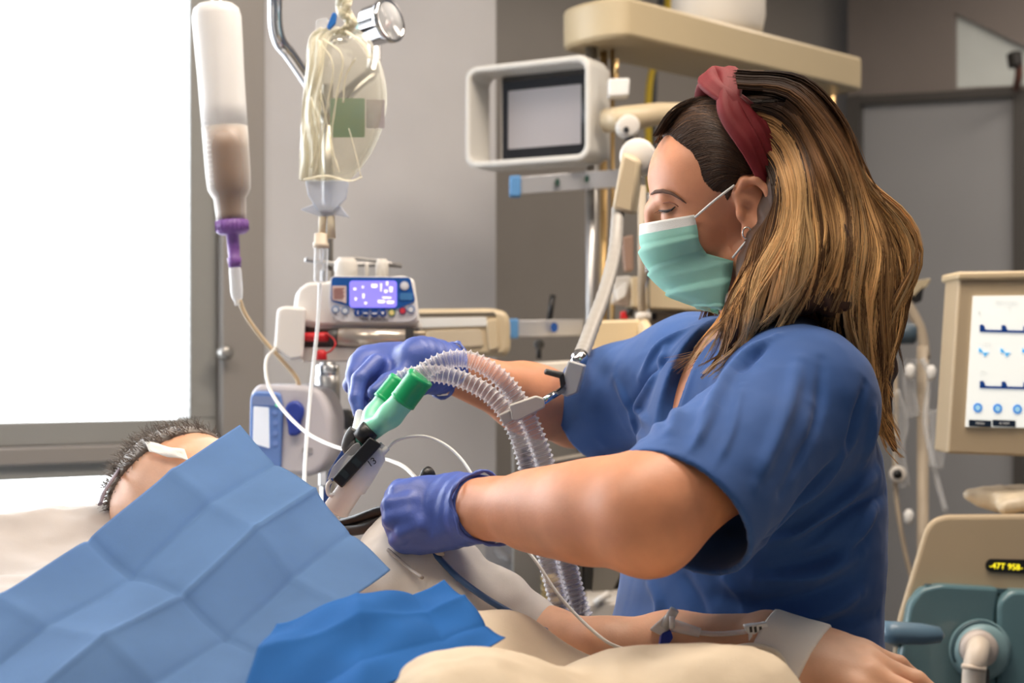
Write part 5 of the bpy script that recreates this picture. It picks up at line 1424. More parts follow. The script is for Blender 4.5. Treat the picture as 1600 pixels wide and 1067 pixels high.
# tape round the back of the hand
TP = Sculpt(np.array(wr_)-np.array((.10, .20, .14)), np.array(wr_)+np.array((.26, .10, .10)), .0022)
TP.cap(P(1120, 1006, 1.377), wr_, .029, .0255); hand(TP, **PHD)
fx_ = V(PHD['fwd']).normalized(); tpl = (fx_+V((.0, .0, -.15))).normalized(); tc = wr_+fx_*.022
ax = [TP.lo[j]+TP.h*np.arange(TP.n[j]) for j in range(3)]
dd = (ax[0][:, None, None]-tc.x)*tpl.x+(ax[1][None, :, None]-tc.y)*tpl.y+(ax[2][None, None, :]-tc.z)*tpl.z
TP.D = smax(TP.D-.0022, (np.abs(dd)-.026).astype(np.float32), .001)
v, f = TP.surface(); v = relax(v, f, 1); n = vnormals(v, f); v = v+n*(fbm(v, 110, 41)*.0008)[:, None]
m_tape = mat('tape_white', (232, 226, 218), .7, bump=.2, bscale=900)
mesh_np('hand_tape', v, f, m_tape, pat)
# hair and forehead tape of the patient
nh = (crown*.80+fup*.55-lat*0+V((-.1, .15, 0))).normalized()
S = Sculpt(np.array(hc)-.13, np.array(hc)+.13, .003); S.ell(hc, (.1015, .080, .0975), PH)
ax = [S.lo[j]+S.h*np.arange(S.n[j]) for j in range(3)]
dd = (ax[0][:, None, None]-hc.x)*nh.x+(ax[1][None, :, None]-hc.y)*nh.y+(ax[2][None, None, :]-hc.z)*nh.z
S.D = smax(S.D, (.046-dd).astype(np.float32), .006)
v, f = S.surface(); v = relax(v, f, 1)
m_ghair = mat('grey_hair', (104, 96, 90), .6, two=(150, 142, 134), nscale=90)
ph = mesh_np('hair', v, f, m_ghair, pat); phb = bvh_np(v, f)
mb = MB(); r3 = np.random.RandomState(8); nn = vnormals(v, f)
for i in r3.choice(len(v), 2600):
    p = V(v[i]); n_ = V(nn[i]); d = (n_*.30+crown*r3.uniform(-.2, .6)-lat*.5+V(r3.normal(0, .35, 3))).normalized(); l = r3.uniform(.008, .018)
    mb.tube([p-n_*.001, p+d*l*.5+n_*.001, p+d*l-n_*.001*r3.uniform(0, 3)], [.0005, .0004, .0002], 4, cap=False)
mb.build('hair_strands', mat('grey_hair_strand', (128, 118, 110), .5, two=(84, 76, 70), nscale=120), ph, flip=False)
mb = MB()
rowsT = []
for t_ in np.linspace(0, 1, 10):
    row = []
    for (x, y) in ((-7, -8), (-3, -4), (3, 4), (7, 9)):
        u, v_ = 232+62*t_+x*.5, 703+14*t_+y
        h, n_ = cast(ph_bvh, u, v_)
        row.append((h if h is not None else P(u, v_, 1.60))+V((0, -.007, .005))+V((0, 0, .001*math.sin(t_*9+x))))
    rowsT.append(row)
mb.grid(rowsT).build('forehead_tape', m_tape, pat, solid=.001)
MB().tube(path3([(186, 733, 1.63), (176, 748, 1.60), (163, 768, 1.58), (156, 788, 1.57)], 6), [.004]*19, 8, flat=.5).build('head_strap', mat('strap_mauve', (120, 108, 118), .6), pat)
mouth = hc+fup*.080-crown*.086
t = thing('breathing_tube', 'clear breathing tube from the airway adapter to the patient mouth under the drape', 'tube', mouth)
MB().tube([V(q_) for q_ in spline([P(530, 790, 1.558), P(508, 822, 1.57), mouth.lerp(P(500, 830, 1.575), .4)+V((0, 0, .004)), mouth-fup*.004], 8)], .0055, 12).build('tube', m_clear2, t)
# gown at the shoulder
GS = Sculpt((-.36, 1.25, .90), (.10, 1.75, 1.14), .005)
GS.ell(P(648, 922, 1.54), (.080, .085, .064), RMB); GS.cap(P(700, 905, 1.52), P(775, 950, 1.49), .034, .036, k=.03); GS.cap(P(775, 950, 1.49), P(836, 1006, 1.475), .042, .045, k=.02); GS.cap(P(625, 850, 1.58), P(640, 900, 1.50), .040, .05, k=.03); GS.cap(P(680, 905, 1.50), P(700, 950, 1.46), .035, .035, k=.04)
v, f = GS.surface(); v = relax(v, f, 2); n = vnormals(v, f); v = v+n*(fbm(v, 30, 51)*.005+np.abs(fbm(v, 50, 52))*-.006)[:, None]
mesh_np('gown', v, f, sheet_mat('gown_cloth', (218, 212, 204), .12, .8), pat)
# blanket over the body
m_blank = sheet_mat('cream_blanket', (220, 203, 178), .10, .85, noise=.02, nscale=20, bump=.25, bscale=700)
rows = []
def bz(s, w):
    H = np.interp(s, [0, .12, .22, .30, .38, .46, .56, .70, .9, 1.2, 1.5], [.10, .114, .112, .098, .082, .078, .086, .09, .09, .08, .05])
    edge = 1/(1+math.exp((abs(w+.05)-(.20 if s < .3 else max(.16, .20-(s-.3)*.3)))/.022))
    z = .892+H*edge
    z += .006*math.sin(s*31+w*11)*math.sin(w*17+1)+.005*math.sin(w*40-s*22)*edge
    z += .014*math.exp(-((s-.30+w*.5)/.035)**2)*edge+.012*math.exp(-((s-.52+w*.3)/.03)**2)*edge
    if w > .226: z = .885-(w-.226)*2.2
    if w < -.575: z = .885-(-w-.575)*2.2
    return max(z, .60)
NS, NW = 130, 90
for i in range(NS):
    s = .03+1.42*i/(NS-1); row = []
    for j in range(NW):
        w = -.70+1.02*j/(NW-1)
        z = bz(s, w); ww = max(-.60, min(.246, w))
        row.append(bedp(s, ww, z))
    rows.append(row)
bl = MB().grid(rows).build('blanket', m_blank, None, loc=bedp(.5, 0, .9), solid=.004)
props(bl, 'cream blanket covering the patient body and legs', 'blanket')
# near fold of the sheet and the mound beside the hand
SM = Sculpt((-.30, .70, .88), (.45, 1.55, 1.12), .005)
SM.ell(P(1050, 1096, 1.19), (.092, .075, .044), k=.03); SM.ell(P(960, 1090, 1.22), (.05, .06, .034), k=.03); SM.ell(P(1160, 1094, 1.19), (.052, .06, .040), k=.04)
SM.ell(P(735, 1112, 1.10), (.070, .10, .044), k=.03); SM.ell(P(820, 1130, 1.12), (.075, .09, .036), k=.04)
v, f = SM.surface(); v = relax(v, f, 3); n = vnormals(v, f); v = v+n*(fbm(v, 35, 61)*.004+np.abs(fbm(v, 55, 63))*-.005+fbm(v, 80, 62)*.0012)[:, None]
o = mesh_np('folded_sheet', v, f, sheet_mat('cream_sheet', (210, 194, 170), .10, .85, noise=.02, bump=.25, bscale=700), None, loc=bedp(.5, -.1, .95))
props(o, 'bunched cream sheet in front of the taped hand', 'sheet')
# drapes
m_drape = sheet_mat('drape_blue', (112, 150, 198), .45, .82, noise=.03, nscale=16, bump=.2, bscale=1100)
m_drape2 = sheet_mat('drape_blue_room_lit', (34, 100, 172), .22, .85, noise=.03, nscale=16, bump=.2, bscale=1100)  # same drape blue, deepened: room light instead of window light put into the colour
def drape(corners, na, nb, fa, fb, amp, name, m, label, seed, wob=.004):
    a, b, c, d = [P(*q_) for q_ in corners]       # a->b top edge, d->c bottom edge
    nrm = (b-a).cross(d-a).normalized()
    if nrm.y > 0: nrm = -nrm
    rows = []
    tri = lambda x: 2*abs((x % 1.0)-.5)
    for i in range(na+1):
        s = i/na; row = []
        for j in range(nb+1):
            t = j/nb
            p = a*(1-s)*(1-t)+b*s*(1-t)+c*s*t+d*(1-s)*t
            k = 0
            k += float(np.interp(s, [0]+[q_[0] for q_ in fa]+[1], [0]+[q_[1] for q_ in fa]+[0]))+float(np.interp(t, [0]+[q_[0] for q_ in fb]+[1], [0]+[q_[1] for q_ in fb]+[0]))
            for q_ in fa: k += q_[1]*.40*math.exp(-abs(s-q_[0])/q_[2])
            for q_ in fb: k += q_[1]*.40*math.exp(-abs(t-q_[0])/q_[2])
            k += wob*math.sin(s*7+t*3+seed)*math.sin(t*6-s*2+seed*2)+wob*.5*math.sin(s*15+seed)*math.sin(t*13+1)
            row.append(p+nrm*k*amp)
        rows.append(row)
    o = MB().grid(rows).build(name, m, None, loc=P(*corners[3]), solid=.0008)
    return props(o, label, 'drape', 'blue surgical drapes')
# s runs from the window-side edge to the hose-side edge, t from the apex edge down towards the camera
drape([(375, 662, 1.53), (610, 890, 1.37), (190, 1230, .97), (-190, 1068, 1.10)], 90, 90,
      [(.26, -.007, .012), (.52, .009, .010), (.76, -.006, .012)], [(.25, .007, .012), (.50, -.008, .010), (.74, .007, .012)], 1.0,
      'surgical_drape', m_drape, 'light blue surgical drape tented over the patient face with square fold creases', 2)
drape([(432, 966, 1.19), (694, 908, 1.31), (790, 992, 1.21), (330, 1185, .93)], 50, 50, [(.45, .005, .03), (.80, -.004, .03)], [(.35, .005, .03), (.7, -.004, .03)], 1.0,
      'surgical_drape', m_drape2, 'blue drape corner, painted darker for the room light, lying over the patient chest at the bottom', 4, .0045)
# lines and leads on the patient
tube_thing('monitor_lead', 'blue monitoring cable running over the patient shoulder', 'cable', [(668, 855, 1.47), (688, 874, 1.455), (716, 902, 1.44), (756, 932, 1.425), (800, 958, 1.42), (850, 984, 1.43), (900, 1004, 1.44)], .0034, mat('lead_blue', (52, 84, 128), .4))
tube_thing('infusion_line', 'thin white line hanging under the near forearm to the patient arm', 'tube', [(818, 852, 1.46), (840, 880, 1.44), (870, 925, 1.42), (905, 965, 1.40), (945, 1000, 1.375), (975, 1014, 1.37)], .0017, m_tubew)
tube_thing('infusion_line', 'faint thin line crossing above the patient elbow in front of the hoses', 'tube', [(760, 930, 1.46), (810, 944, 1.47), (860, 958, 1.48), (910, 976, 1.47), (935, 992, 1.45)], .0015, m_clear2)
t = thing('lead_clip', 'grey lead clip below the near glove', 'clip', P(676, 850, 1.46))
MB().poly(roundpoly([(652, 838), (668, 836), (690, 856), (696, 868), (684, 868), (660, 850)], 4), 1.45, .02).build('clip', mat('clip_taupe', (164, 154, 146), .5), t, bevel=.002)
tube_thing('monitor_lead', 'pale lead curving over the gown beside the drape', 'cable', [(606, 858, 1.46), (622, 872, 1.45), (640, 888, 1.44), (660, 902, 1.42)], .002, mat('lead_taupe', (150, 142, 136), .5))
tube_thing('monitor_lead', 'black cable bundle behind the blue drape beside the adapter', 'cable', [(520, 822, 1.62), (556, 812, 1.60), (590, 800, 1.58), (614, 794, 1.57)], .0065, m_black)
tube_thing('monitor_lead', 'dark grey lead under the black cable bundle', 'cable', [(530, 830, 1.60), (566, 826, 1.585), (600, 812, 1.57), (616, 808, 1.56)], .006, m_dgrey)
# cannula and stopcock on the forearm
t = thing('stopcock', 'white three-way stopcock with a blue clamp resting on the patient forearm', 'stopcock', P(1040, 990, 1.36))
MB().prism([P(u, v, 1.352) for u, v in [(1014, 983), (1042, 958), (1046, 984), (1034, 993)]], [P(u, v, 1.372) for u, v in [(1014, 983), (1042, 958), (1046, 984), (1034, 993)]]).build('wing', mat('cannula_white', (226, 226, 224), .4), t, bevel=.002)
MB().cyl(P(1038, 978, 1.355), P(1054, 952, 1.35), .0052, .0045).build('port', mat('port_clear', (206, 208, 206), .3), t)
MB().tube([P(1046, 972, 1.345), P(1054, 972, 1.345)], .0058, 12).build('collar', mat('cannula_white', (226, 226, 224), .4), t)
MB().poly(roundpoly([(1034, 990), (1048, 984), (1052, 996), (1044, 1008), (1030, 1014)], 3), 1.350, .012).build('clamp', mat('clamp_blue', (24, 50, 150), .4), t, bevel=.0015)
MB().cyl(P(1050, 976, 1.356), P(1094, 988, 1.352), .0062, .0045).build('connector', m_clear2, t)
tube_thing('cannula_line', 'clear cannula tubing running along the patient forearm', 'tube', [(1092, 988, 1.352), (1120, 990, 1.348), (1150, 988, 1.342), (1172, 985, 1.338)], .0024, m_clear2)
t = thing('cannula', 'white cannula hub with printed marks at the patient wrist', 'cannula', P(1182, 984, 1.335))
MB().poly(roundpoly([(1163, 978), (1198, 972), (1204, 986), (1196, 994), (1168, 990)], 3), 1.335, .012).build('hub', mat('cannula_white', (226, 226, 224), .4), t, bevel=.0015)
MB().poly(roundpoly([(1170, 990), (1176, 990), (1176, 1008), (1170, 1006)], 2), 1.335, .010).build('clamp', mat('cannula_white', (226, 226, 224), .4), t, bevel=.001)
g_ = MB()
for x in (1171, 1178, 1186): g_.poly([(x, 979), (x+4, 978), (x+5, 987), (x+1, 988)], 1.3345, .001)
g_.build('marking', m_black, t)
tube_thing('arm_line', 'cream line looping over the sheet to the taped hand', 'tube', [(1145, 1012, 1.335), (1175, 1008, 1.325), (1205, 1014, 1.315), (1222, 1030, 1.31), (1230, 1048, 1.305), (1242, 1064, 1.30)], .0026, mat('line_cream', (226, 216, 196), .4))

# ------------------------------------------------------------------ right: ventilator and its screen
m_beige = mat('vent_beige', (182, 163, 134), .5, noise=.015, nscale=6)
dV = 2.2
t = thing('ventilator_screen', 'beige ventilator touch screen showing white page with blue curves at the right edge', 'screen', P(1590, 708, dV))
sd = (.035, 0)
MB().poly(roundpoly([(1498, 432), (1760, 428), (1752, 718), (1480, 708)], 5), dV, .07).build('housing', m_beige, t, bevel=.006)
MB().poly([(1496, 424), (1762, 420), (1760, 434), (1496, 437)], dV-.006, .085).build('top_edge', mat('vent_cream', (204, 184, 150), .45), t, bevel=.004)
m_vs = mat('vent_page', (236, 238, 234), .3, emit=(238, 242, 236), es=.5)
sc_ = MB().poly([(1521, 462), (1738, 460), (1732, 670), (1509, 666)], dV-.003, .004).build('screen', m_vs, t)
m_navy = mat('page_navy', (16, 52, 110), .4, emit=(16, 62, 130), es=.5); m_sky = mat('page_sky', (70, 160, 214), .4, emit=(70, 165, 220), es=.6); m_ring = mat('page_ring', (20, 116, 190), .4, emit=(20, 120, 200), es=.6)
m_dk = mat('page_dark', (18, 36, 58), .4); m_pt = mat('page_text', (150, 156, 158), .5)
def wave(y, name, par):
    mb = MB(); mb.poly([(1531, y), (1725, y+5), (1725, y+9), (1531, y+4)], dV-.0042, .001)
    for k in range(5): mb.poly([(1531+k*34, y+k-7), (1535+k*34, y+k-8), (1538+k*34, y+k-6), (1541+k*34, y+k+3), (1531+k*34, y+k+2)], dV-.0042, .001)
    mb.build(name, m_navy, par)
wave(514, 'pressure_curve', sc_); wave(602, 'volume_curve', sc_)
mb = MB()
for k in range(5):
    x = 1529+k*34; y = 549+k*.4; mb.poly([(x, y), (x+1, y-7), (x+6, y-2), (x+7, y+1), (x+17, y+1), (x+14, y+3), (x+10, y+8), (x+7, y+2)], dV-.0042, .001)
mb.build('flow_curve', m_sky, sc_)
for k in range(6):
    x = 1528+31*k; y = 636.5+k*1.2
    rg = MB().poly(circ(x, y, 7.2, 7.6, 20), dV-.0042, .001).build('setting_ring', m_ring, sc_)
    MB().poly(circ(x, y, 4.2, 4.6, 16), dV-.0050, .001).build('ring_value', mat('page_pale_blue', (150, 196, 230), .4, emit=(150, 200, 232), es=.5), rg)
for (a, b, s_t) in ((1514, 1549, 'MENU'), (1551, 1587, 'ALARM')):
    bt = MB().poly([(a, 655), (b, 656.5), (b, 667), (a, 665.5)], dV-.0042, .001).build('page_button', m_dk, sc_)
    text(s_t, 5*px(dV), mat('page_white', (226, 230, 232), .5), bt, P((a+b)/2, 661, dV-.0048), (1, 0, -.03), (0, 0, 1))
for (s_t, u, v, z_) in (('------ -- - ------', 1572, 470, 6), ('---', 1577, 478, 5), ('1', 1530, 488, 8), ('- --- --', 1542, 535, 5), ('- --- --', 1536, 579, 5)):
    text(s_t, z_*px(dV), m_pt, sc_, P(u, v, dV-.0045), (1, 0, -.02), (0, 0, 1))
# arm that carries the screen, down behind the machine
MB().cyl(P(1640, 700, 2.30), P(1640, 860, 2.30), .02).build('neck', m_dgrey, t)
dM = 2.15
vt = thing('ventilator', 'beige and teal ventilator with a yellow lit display at the lower right', 'ventilator', P(1560, 1067, 2.25)-V((0, 0, P(1560, 1067, 2.25).z)))
zfl = CAM_Z/dM*F_PX+567
MB().poly(roundpoly([(1438, 846), (1444, 826), (1456, 810), (1476, 803), (1800, 800), (1800, 1500), (1340, 1500), (1392, 1040), (1402, 965)], 14, 6), dM, .36, shift=(.11, -.055)).build('housing', m_beige, vt, bevel=.02, seg=4)
MB().poly([(1360, 1500), (1800, 1500), (1800, zfl-70), (1360, zfl-70)], dM+.02, .34).build('pedestal', m_grey, vt, bevel=.01)
for (u, d_) in ((1400, dM+.06), (1760, dM+.06), (1400, dM+.32), (1760, dM+.32)):
    p = P(u, 567, d_); MB().lathe((p.x-.015, p.y, .052), (1, 0, 0), [(0, .045), (.003, .05), (.027, .05), (.03, .045)], 20).build('caster', m_black, vt)
m_teal = mat('vent_teal', (92, 124, 132), .3, noise=.03, nscale=6); m_teald = mat('vent_teal_dark', (58, 84, 92), .4)
MB().poly(roundpoly([(1422, 944), (1440, 920), (1470, 913), (1562, 918), (1556, 960), (1558, 1110), (1396, 1090)], 8), dM-.022, .03).build('front_cover', clear_mat('teal_cover', (96, 128, 136), .78, .96, .15), vt, bevel=.006)
MB().poly(roundpoly([(1448, 913), (1600, 922), (1600, 930), (1446, 918)], 2), dM-.012, .02).build('cover_edge', m_teald, vt)
MB().poly(roundpoly([(1560, 940), (1580, 922), (1800, 930), (1800, 1120), (1560, 1120)], 10), dM-.028, .04).build('side_cover', m_teal, vt, bevel=.006)
MB().lathe(P(1530, 1014, dM-.02), (-.08, -1, 0), [(0, .046), (.006, .046), (.008, .042), (.020, .040), (.026, .034), (.027, .02)], 36).build('port_ring', mat('port_teal', (128, 158, 164), .35), vt)
MB().tube([P(1530+40*math.cos(a), 1014-42*math.sin(a), dM-.03) for a in np.linspace(-1.3, 3.6, 30)], .0045, 8).build('port_rim', m_teald, vt)
MB().lathe(P(1528, 1012, dM-.045), (-.08, -1, 0), [(0, .028), (.012, .027), (.016, .022)], 32).build('port_seat', mat('port_pale', (198, 186, 178), .45), vt)
eb = path3([(1530, 1010, dM-.05), (1529, 1012, dM-.085), (1526, 1026, dM-.10), (1522, 1050, dM-.10), (1519, 1110, dM-.09)], 6)
MB().tube(eb, .0165, 18).tube([P(1503, 1040, dM-.115), P(1540, 1046, dM-.115)], .004, 8).build('port_elbow', mat('elbow_bone', (214, 200, 184), .45), vt)
MB().poly(rrect(1524, 1044, 1546, 1120, 3), dM-.06, .03).build('port_base', m_dgrey, vt)
MB().tube([P(1380, 986, 1.98), P(1400, 988, 1.98), P(1440, 990, 1.98), P(1466, 991, 1.985), P(1472, 992, 1.99)], [.0155, .0165, .0155, .012, .004], 16, flat=.9).build('handle', mat('handle_teal', (92, 120, 140), .35), vt)
MB().cyl(P(1386, 990, 1.98), P(1400, 1000, 2.16), .010).build('handle_bracket', m_teald, vt)
dp_ = MB().poly(roundpoly([(1540, 880), (1546, 873), (1720, 876), (1720, 902), (1548, 893), (1541, 889)], 4), dM-.003, .01).build('display', m_black, vt)
m_yel = mat('led_yellow', (240, 220, 40), .4, emit=(244, 226, 40), es=1.2)
text('-47T 958-', 13*px(dM), m_yel, dp_, P(1572, 885, dM-.0045), (1, 0, -.06), (0, 0, 1))
# clear bag lying on the machine
BG = Sculpt(np.array(P(1600, 785, 2.25))-np.array((.12, .12, .06)), np.array(P(1600, 785, 2.25))+np.array((.20, .12, .06)), .004)
BG.cap(P(1512, 772, 2.24), P(1560, 780, 2.24), .007, .018, k=.02); BG.ell(P(1610, 776, 2.25), (.075, .05, .018), k=.02); BG.cap(P(1572, 792, 2.2), P(1680, 782, 2.2), .012, .018, k=.02)
v, f = BG.surface(); v = relax(v, f, 2); n = vnormals(v, f); v = v+n*(fbm(v, 60, 71)*.004)[:, None]
o = mesh_np('plastic_bag', v, f, mat('bag_beige', (196, 182, 158), .35, noise=.06, nscale=40), None, loc=P(1600, 800, 2.25)); props(o, 'crumpled beige plastic packet lying on top of the ventilator', 'packet')
# hanging tubes and holder behind the hair
dT = 2.75
m_bone = mat('tube_bone', (180, 166, 146), .5)
t = thing('tubing_stand', 'cream equipment pole with hanging clear tubes behind her long hair', 'stand', (P(1440, 567, dT).x, dT, 0))
p = P(1442, 567, dT); MB().cyl((p.x, p.y, .04), (p.x, p.y, P(0, 540, dT).z), .011).build('pole', m_bone, t)
MB().lathe((p.x, p.y, 0), (0, 0, 1), [(0, .2), (.02, .2), (.04, .05), (.05, .012)], 32).build('base', m_grey, t)
MB().poly(roundpoly([(1384, 446), (1456, 434), (1448, 448), (1430, 462), (1386, 464)], 4), dT, .08).build('head', mat('stand_cream', (178, 164, 136), .5), t, bevel=.004)
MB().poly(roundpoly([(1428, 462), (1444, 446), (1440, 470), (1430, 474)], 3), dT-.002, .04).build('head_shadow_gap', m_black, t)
MB().tube(path3([(1408, 462, dT), (1424, 485, dT), (1440, 520, dT), (1446, 560, dT)], 6), .010, 12).build('gooseneck', m_bone, t)
MB().lathe(P(1398, 521, dT-.06), (1, -.2, 0), [(0, .014), (.004, .020), (.034, .020), (.040, .014)], 20).build('knob', mat('knob_slate', (60, 78, 92), .5), t)
for pp, r, mm_ in (([(1398, 560), (1400, 640), (1398, 720), (1402, 790), (1414, 860), (1426, 910)], .0045, m_bone), ([(1440, 560), (1452, 590), (1446, 660), (1462, 740), (1478, 800)], .005, m_clear2), ([(1396, 610), (1410, 660), (1404, 700), (1412, 760)], .012, m_clear), ([(1462, 640), (1466, 690), (1462, 730)], .014, m_clear), ([(1424, 560), (1420, 600), (1428, 650)], .012, m_clear)):
    MB().tube(path3([(u, v_, dT-.04) for u, v_ in pp], 6), r, 12).build('hanging_tube', mm_, t)
MB().lathe(P(1402, 740, dT-.05), (-.1, -1, 0), [(0, .016), (.010, .016), (.012, .012)], 20).build('outlet', m_offw, t)
MB().lathe(P(1402, 740, dT-.062), (-.1, -1, 0), [(0, .009), (.002, .009)], 16).build('outlet_hole', m_black, t)
for (u, v_) in ((1422, 568), (1455, 570), (1420, 795)): MB().lathe(P(u, v_, dT-.06), (0, 0, -1), [(0, .004), (.008, .010), (.024, .009), (.03, .003)], 14).build('fitting', m_white, t)
# ------------------------------------------------------------------ behind the woman: machines on the pendant
dK = 2.6
t = thing('anaesthetic_unit', 'cream box unit with a green lamp behind the face mask', 'unit', P(1065, 485, dK))
MB().poly(roundpoly([(986, 432), (1014, 430), (1122, 430), (1122, 488), (1100, 486), (986, 480)], 4), dK, .12).build('housing', m_cream, t, bevel=.004)
MB().poly(circ(1047, 457, 5, 5, 14), dK-.003, .006).build('status_lamp', mat('lamp_green', (150, 240, 70), .4, emit=(150, 245, 70), es=1.2), t)
MB().poly([(1000, 432), (1005, 432), (1005, 470), (1000, 470)], dK-.003, .005).build('seam', mat('seam_mauve', (140, 130, 146), .5), t)
MB().poly(roundpoly([(1000, 486), (1120, 490), (1120, 566), (1000, 566)], 4), dK+.04, .10).build('lower_case', mat('case_taupe', (146, 136, 124), .5), t, bevel=.004)
for (u, v_) in ((1022, 494), (1102, 506)): MB().poly(circ(u, v_, 5, 6, 14), dK+.036, .006).build('socket', m_black, t)
MB().poly(rrect(1052, 503, 1072, 526, 2), dK+.03, .012).build('switch', mat('switch_slate', (110, 116, 126), .5), t)
for (u, v0, v1, r, mm_, d_) in ((1003, 290, 500, .007, m_bone, 2.5), (1012, 300, 500, .004, m_chrome, 2.52)):
    t2 = thing('supply_tube', 'bone coloured supply pipe beside the flexible hose arm' if r > .005 else 'slim chrome supply pipe beside the bone coloured pipe', 'pipe', P(u, v1, d_))
    MB().cyl(P(u, v1, d_), P(u, v0, d_), r).build('pipe', mm_, t2)
    MB().lathe(P(u, v1, d_), (0, 0, 1), [(0, r*1.6), (.012, r*1.6), (.014, r)], 16).build('fitting', m_offw, t2)
t = thing('wall_dispenser', 'white plastic pouch with a grey clip hanging left of the bone coloured pipe', 'pouch', P(975, 480, 2.62))
MB().poly(roundpoly([(960, 432), (986, 430), (984, 478), (956, 474)], 4), 2.62, .03).build('pouch', mat('pouch_pale', (190, 186, 180), .5), t, bevel=.003)
MB().poly(roundpoly([(972, 370), (990, 366), (990, 422), (976, 424)], 4), 2.63, .03).build('pouch_clip', mat('pouch_brown', (150, 122, 106), .5), t, bevel=.003)
MB().poly(roundpoly([(962, 452), (980, 440), (978, 462), (964, 470)], 4), 2.60, .02).build('spout', m_white, t, bevel=.003)
t = thing('outlet_valve', 'small red and black valve between the two cream machines', 'valve', P(975, 495, 2.6))
MB().poly(roundpoly([(970, 486), (982, 486), (982, 498), (970, 498)], 2), 2.6, .02).build('body', m_red, t, bevel=.002)
MB().lathe(P(984, 494, 2.6), (0, 0, 1), [(0, .006), (.012, .008), (.016, .005)], 16).build('knob', m_black, t)
t = thing('gas_module', 'rounded cream drum-sided machine left of her shoulder', 'module', P(960, 600, 2.5))
MB().poly(roundpoly([(936, 500), (1002, 498), (1002, 606), (900, 606), (912, 552)], 7), 2.48, .16).build('housing', mat('module_cream', (222, 200, 160), .45), t, bevel=.008)
MB().lathe(P(1000, 552, 2.46), (1, .12, 0), [(0, .052), (.003, .058), (.010, .060), (.014, .054)], 40).build('drum_rim', mat('module_cream', (222, 200, 160), .45), t)
MB().lathe(P(1002, 556, 2.47), (1, .1, 0), [(.0, .046), (.028, .050), (.034, .044)], 40).build('drum_face', mat('module_tan', (196, 168, 122), .5), t)
MB().poly(roundpoly([(912, 548), (960, 546), (956, 606), (898, 606)], 6), 2.472, .012).build('cover', mat('module_pale', (228, 212, 180), .45), t, bevel=.003)
MB().poly([(1004, 546), (1028, 544), (1028, 548), (1004, 550)], 2.44, .02).build('slot', m_dgrey, t)
t = thing('work_surface', 'white machine top glimpsed above the far forearm', 'surface', P(850, 600, 2.55))
MB().poly(roundpoly([(792, 568), (905, 562), (905, 600), (792, 596)], 5), 2.55, .25).build('top', mat('top_white', (222, 216, 206), .4), t, bevel=.006)
MB().poly([(800, 596), (905, 600), (905, 1010), (800, 1010)], 2.60, .20).build('cabinet', mat('cabinet_grey', (128, 124, 118), .5), t, bevel=.004)
for (u0, v0, u1, v1, r, nm_) in ((858, 502, 864, 460, .0055, 'lever'), (842, 560, 842, 538, .005, 'stalk')):
    MB().cyl(P(u0, v0, 2.7), P(u1, v1, 2.7), r).build(nm_, m_black, t)
MB().lathe(P(842, 538, 2.69), (0, -1, 0), [(0, .006), (.003, .010), (.012, .010), (.015, .006)], 16).build('stalk_knob', m_dgrey, t)
# lower: trolley with tablet, fins, drawers
t = thing('equipment_trolley', 'dark equipment trolley with a tilted tablet screen under the far arm', 'trolley', V((P(900, 567, 2.5).x, 2.5, 0)))
z0 = P(0, 1010, 2.5).z
MB().poly([(910, 760), (1060, 760), (1060, 1010), (910, 1010)], 2.62, .05).build('back_panel', mat('trolley_grey', (100, 98, 94), .5), t, bevel=.004)
MB().poly([(815, 700), (830, 700), (830, 764), (815, 764)], 2.58, .03).build('upright', m_black, t)
MB().poly(roundpoly([(860, 718), (926, 706), (940, 762), (868, 768)], 4), 2.46, .03).build('tablet', mat('tablet_frame', (150, 142, 130), .45), t, bevel=.002)
MB().poly(roundpoly([(864, 722), (920, 712), (932, 758), (870, 764)], 2), 2.457, .004).build('tablet_screen', mat('tablet_glass', (58, 62, 66), .12, spec=.8), t)
MB().poly(roundpoly([(936, 728), (990, 718), (1000, 752), (940, 760)], 4), 2.5, .05).build('monitor_back', mat('mon_grey', (132, 128, 122), .5), t, bevel=.004)
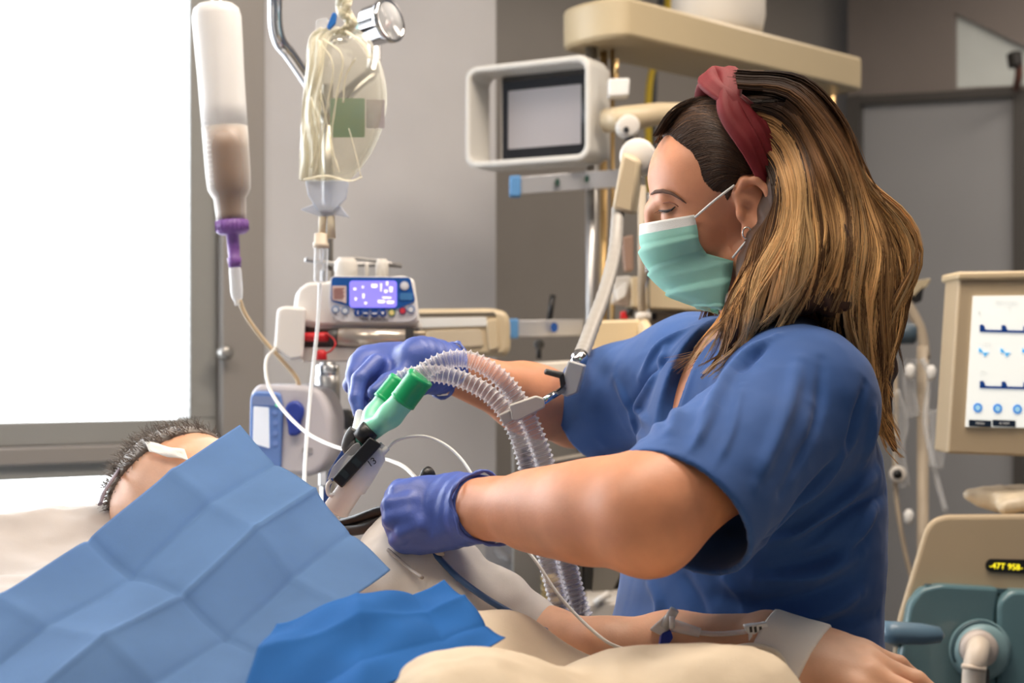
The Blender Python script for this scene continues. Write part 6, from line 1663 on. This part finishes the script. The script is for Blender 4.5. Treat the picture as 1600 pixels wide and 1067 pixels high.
MB().poly([(976, 706), (986, 704), (996, 750), (986, 750)], 2.49, .02).build('bracket', mat('bracket_tan', (160, 148, 120), .5), t)
MB().poly([(868, 880), (906, 878), (906, 1010), (868, 1010)], 2.50, .1).build('dark_bay', m_black, t)
for k in range(6): MB().poly(roundpoly([(846, 905+k*15), (872, 902+k*15), (876, 912+k*15), (848, 914+k*15)], 2), 2.47, .06).build('drawer', mat('drawer_straw', (170, 150, 104), .5), t, bevel=.002)
MB().poly([(928, 884), (976, 884), (946, 946), (924, 946)], 2.52, .05).build('side_panel', mat('panel_olive', (112, 108, 100), .5), t)
MB().poly([(976, 876), (1060, 872), (1060, 944), (950, 944)], 2.55, .05).build('opening', mat('opening_black', (14, 14, 14), .6), t)
MB().poly(roundpoly([(918, 942), (1060, 936), (1060, 1012), (918, 1012)], 6), 2.40, .14).build('tray', mat('tray_pale', (190, 184, 176), .5), t, bevel=.006)
MB().cyl(P(930, 942, 2.40), P(952, 926, 2.40), .006).build('tray_handle', m_offw, t)
p0 = P(820, 1010, 2.62)
for (u, d_) in ((830, 2.45), (1050, 2.45), (830, 2.8), (1050, 2.8)):
    p = P(u, 567, d_); lg = MB().cyl((p.x, p.y, .09), (p.x, p.y, z0+.02), .016).build('leg', m_steel, t)
    MB().lathe((p.x-.014, p.y, .045), (1, 0, 0), [(0, .04), (.003, .045), (.025, .045), (.028, .04)], 18).build('caster', m_black, lg)
t = thing('finned_rack', 'pale wall rack with curved fins behind the near forearm', 'rack', P(800, 960, 2.9))
MB().poly([(826, 852), (838, 852), (838, 970), (826, 970)], 2.9, .05).build('rack_post', mat('rack_tan', (156, 146, 132), .5), t)
for k in range(4):
    MB().tube(path3([(776, 858+k*29, 2.9), (786, 868+k*29, 2.86), (802, 876+k*29, 2.85), (826, 876+k*29, 2.9)], 6), .009, 10, flat=.6).build('fin', mat('rack_fin', (150, 148, 148), .5), t)
MB().poly([(758, 850), (826, 850), (826, 975), (758, 975)], 2.95, .04).build('rack_back', mat('rack_white', (186, 186, 190), .6), t)
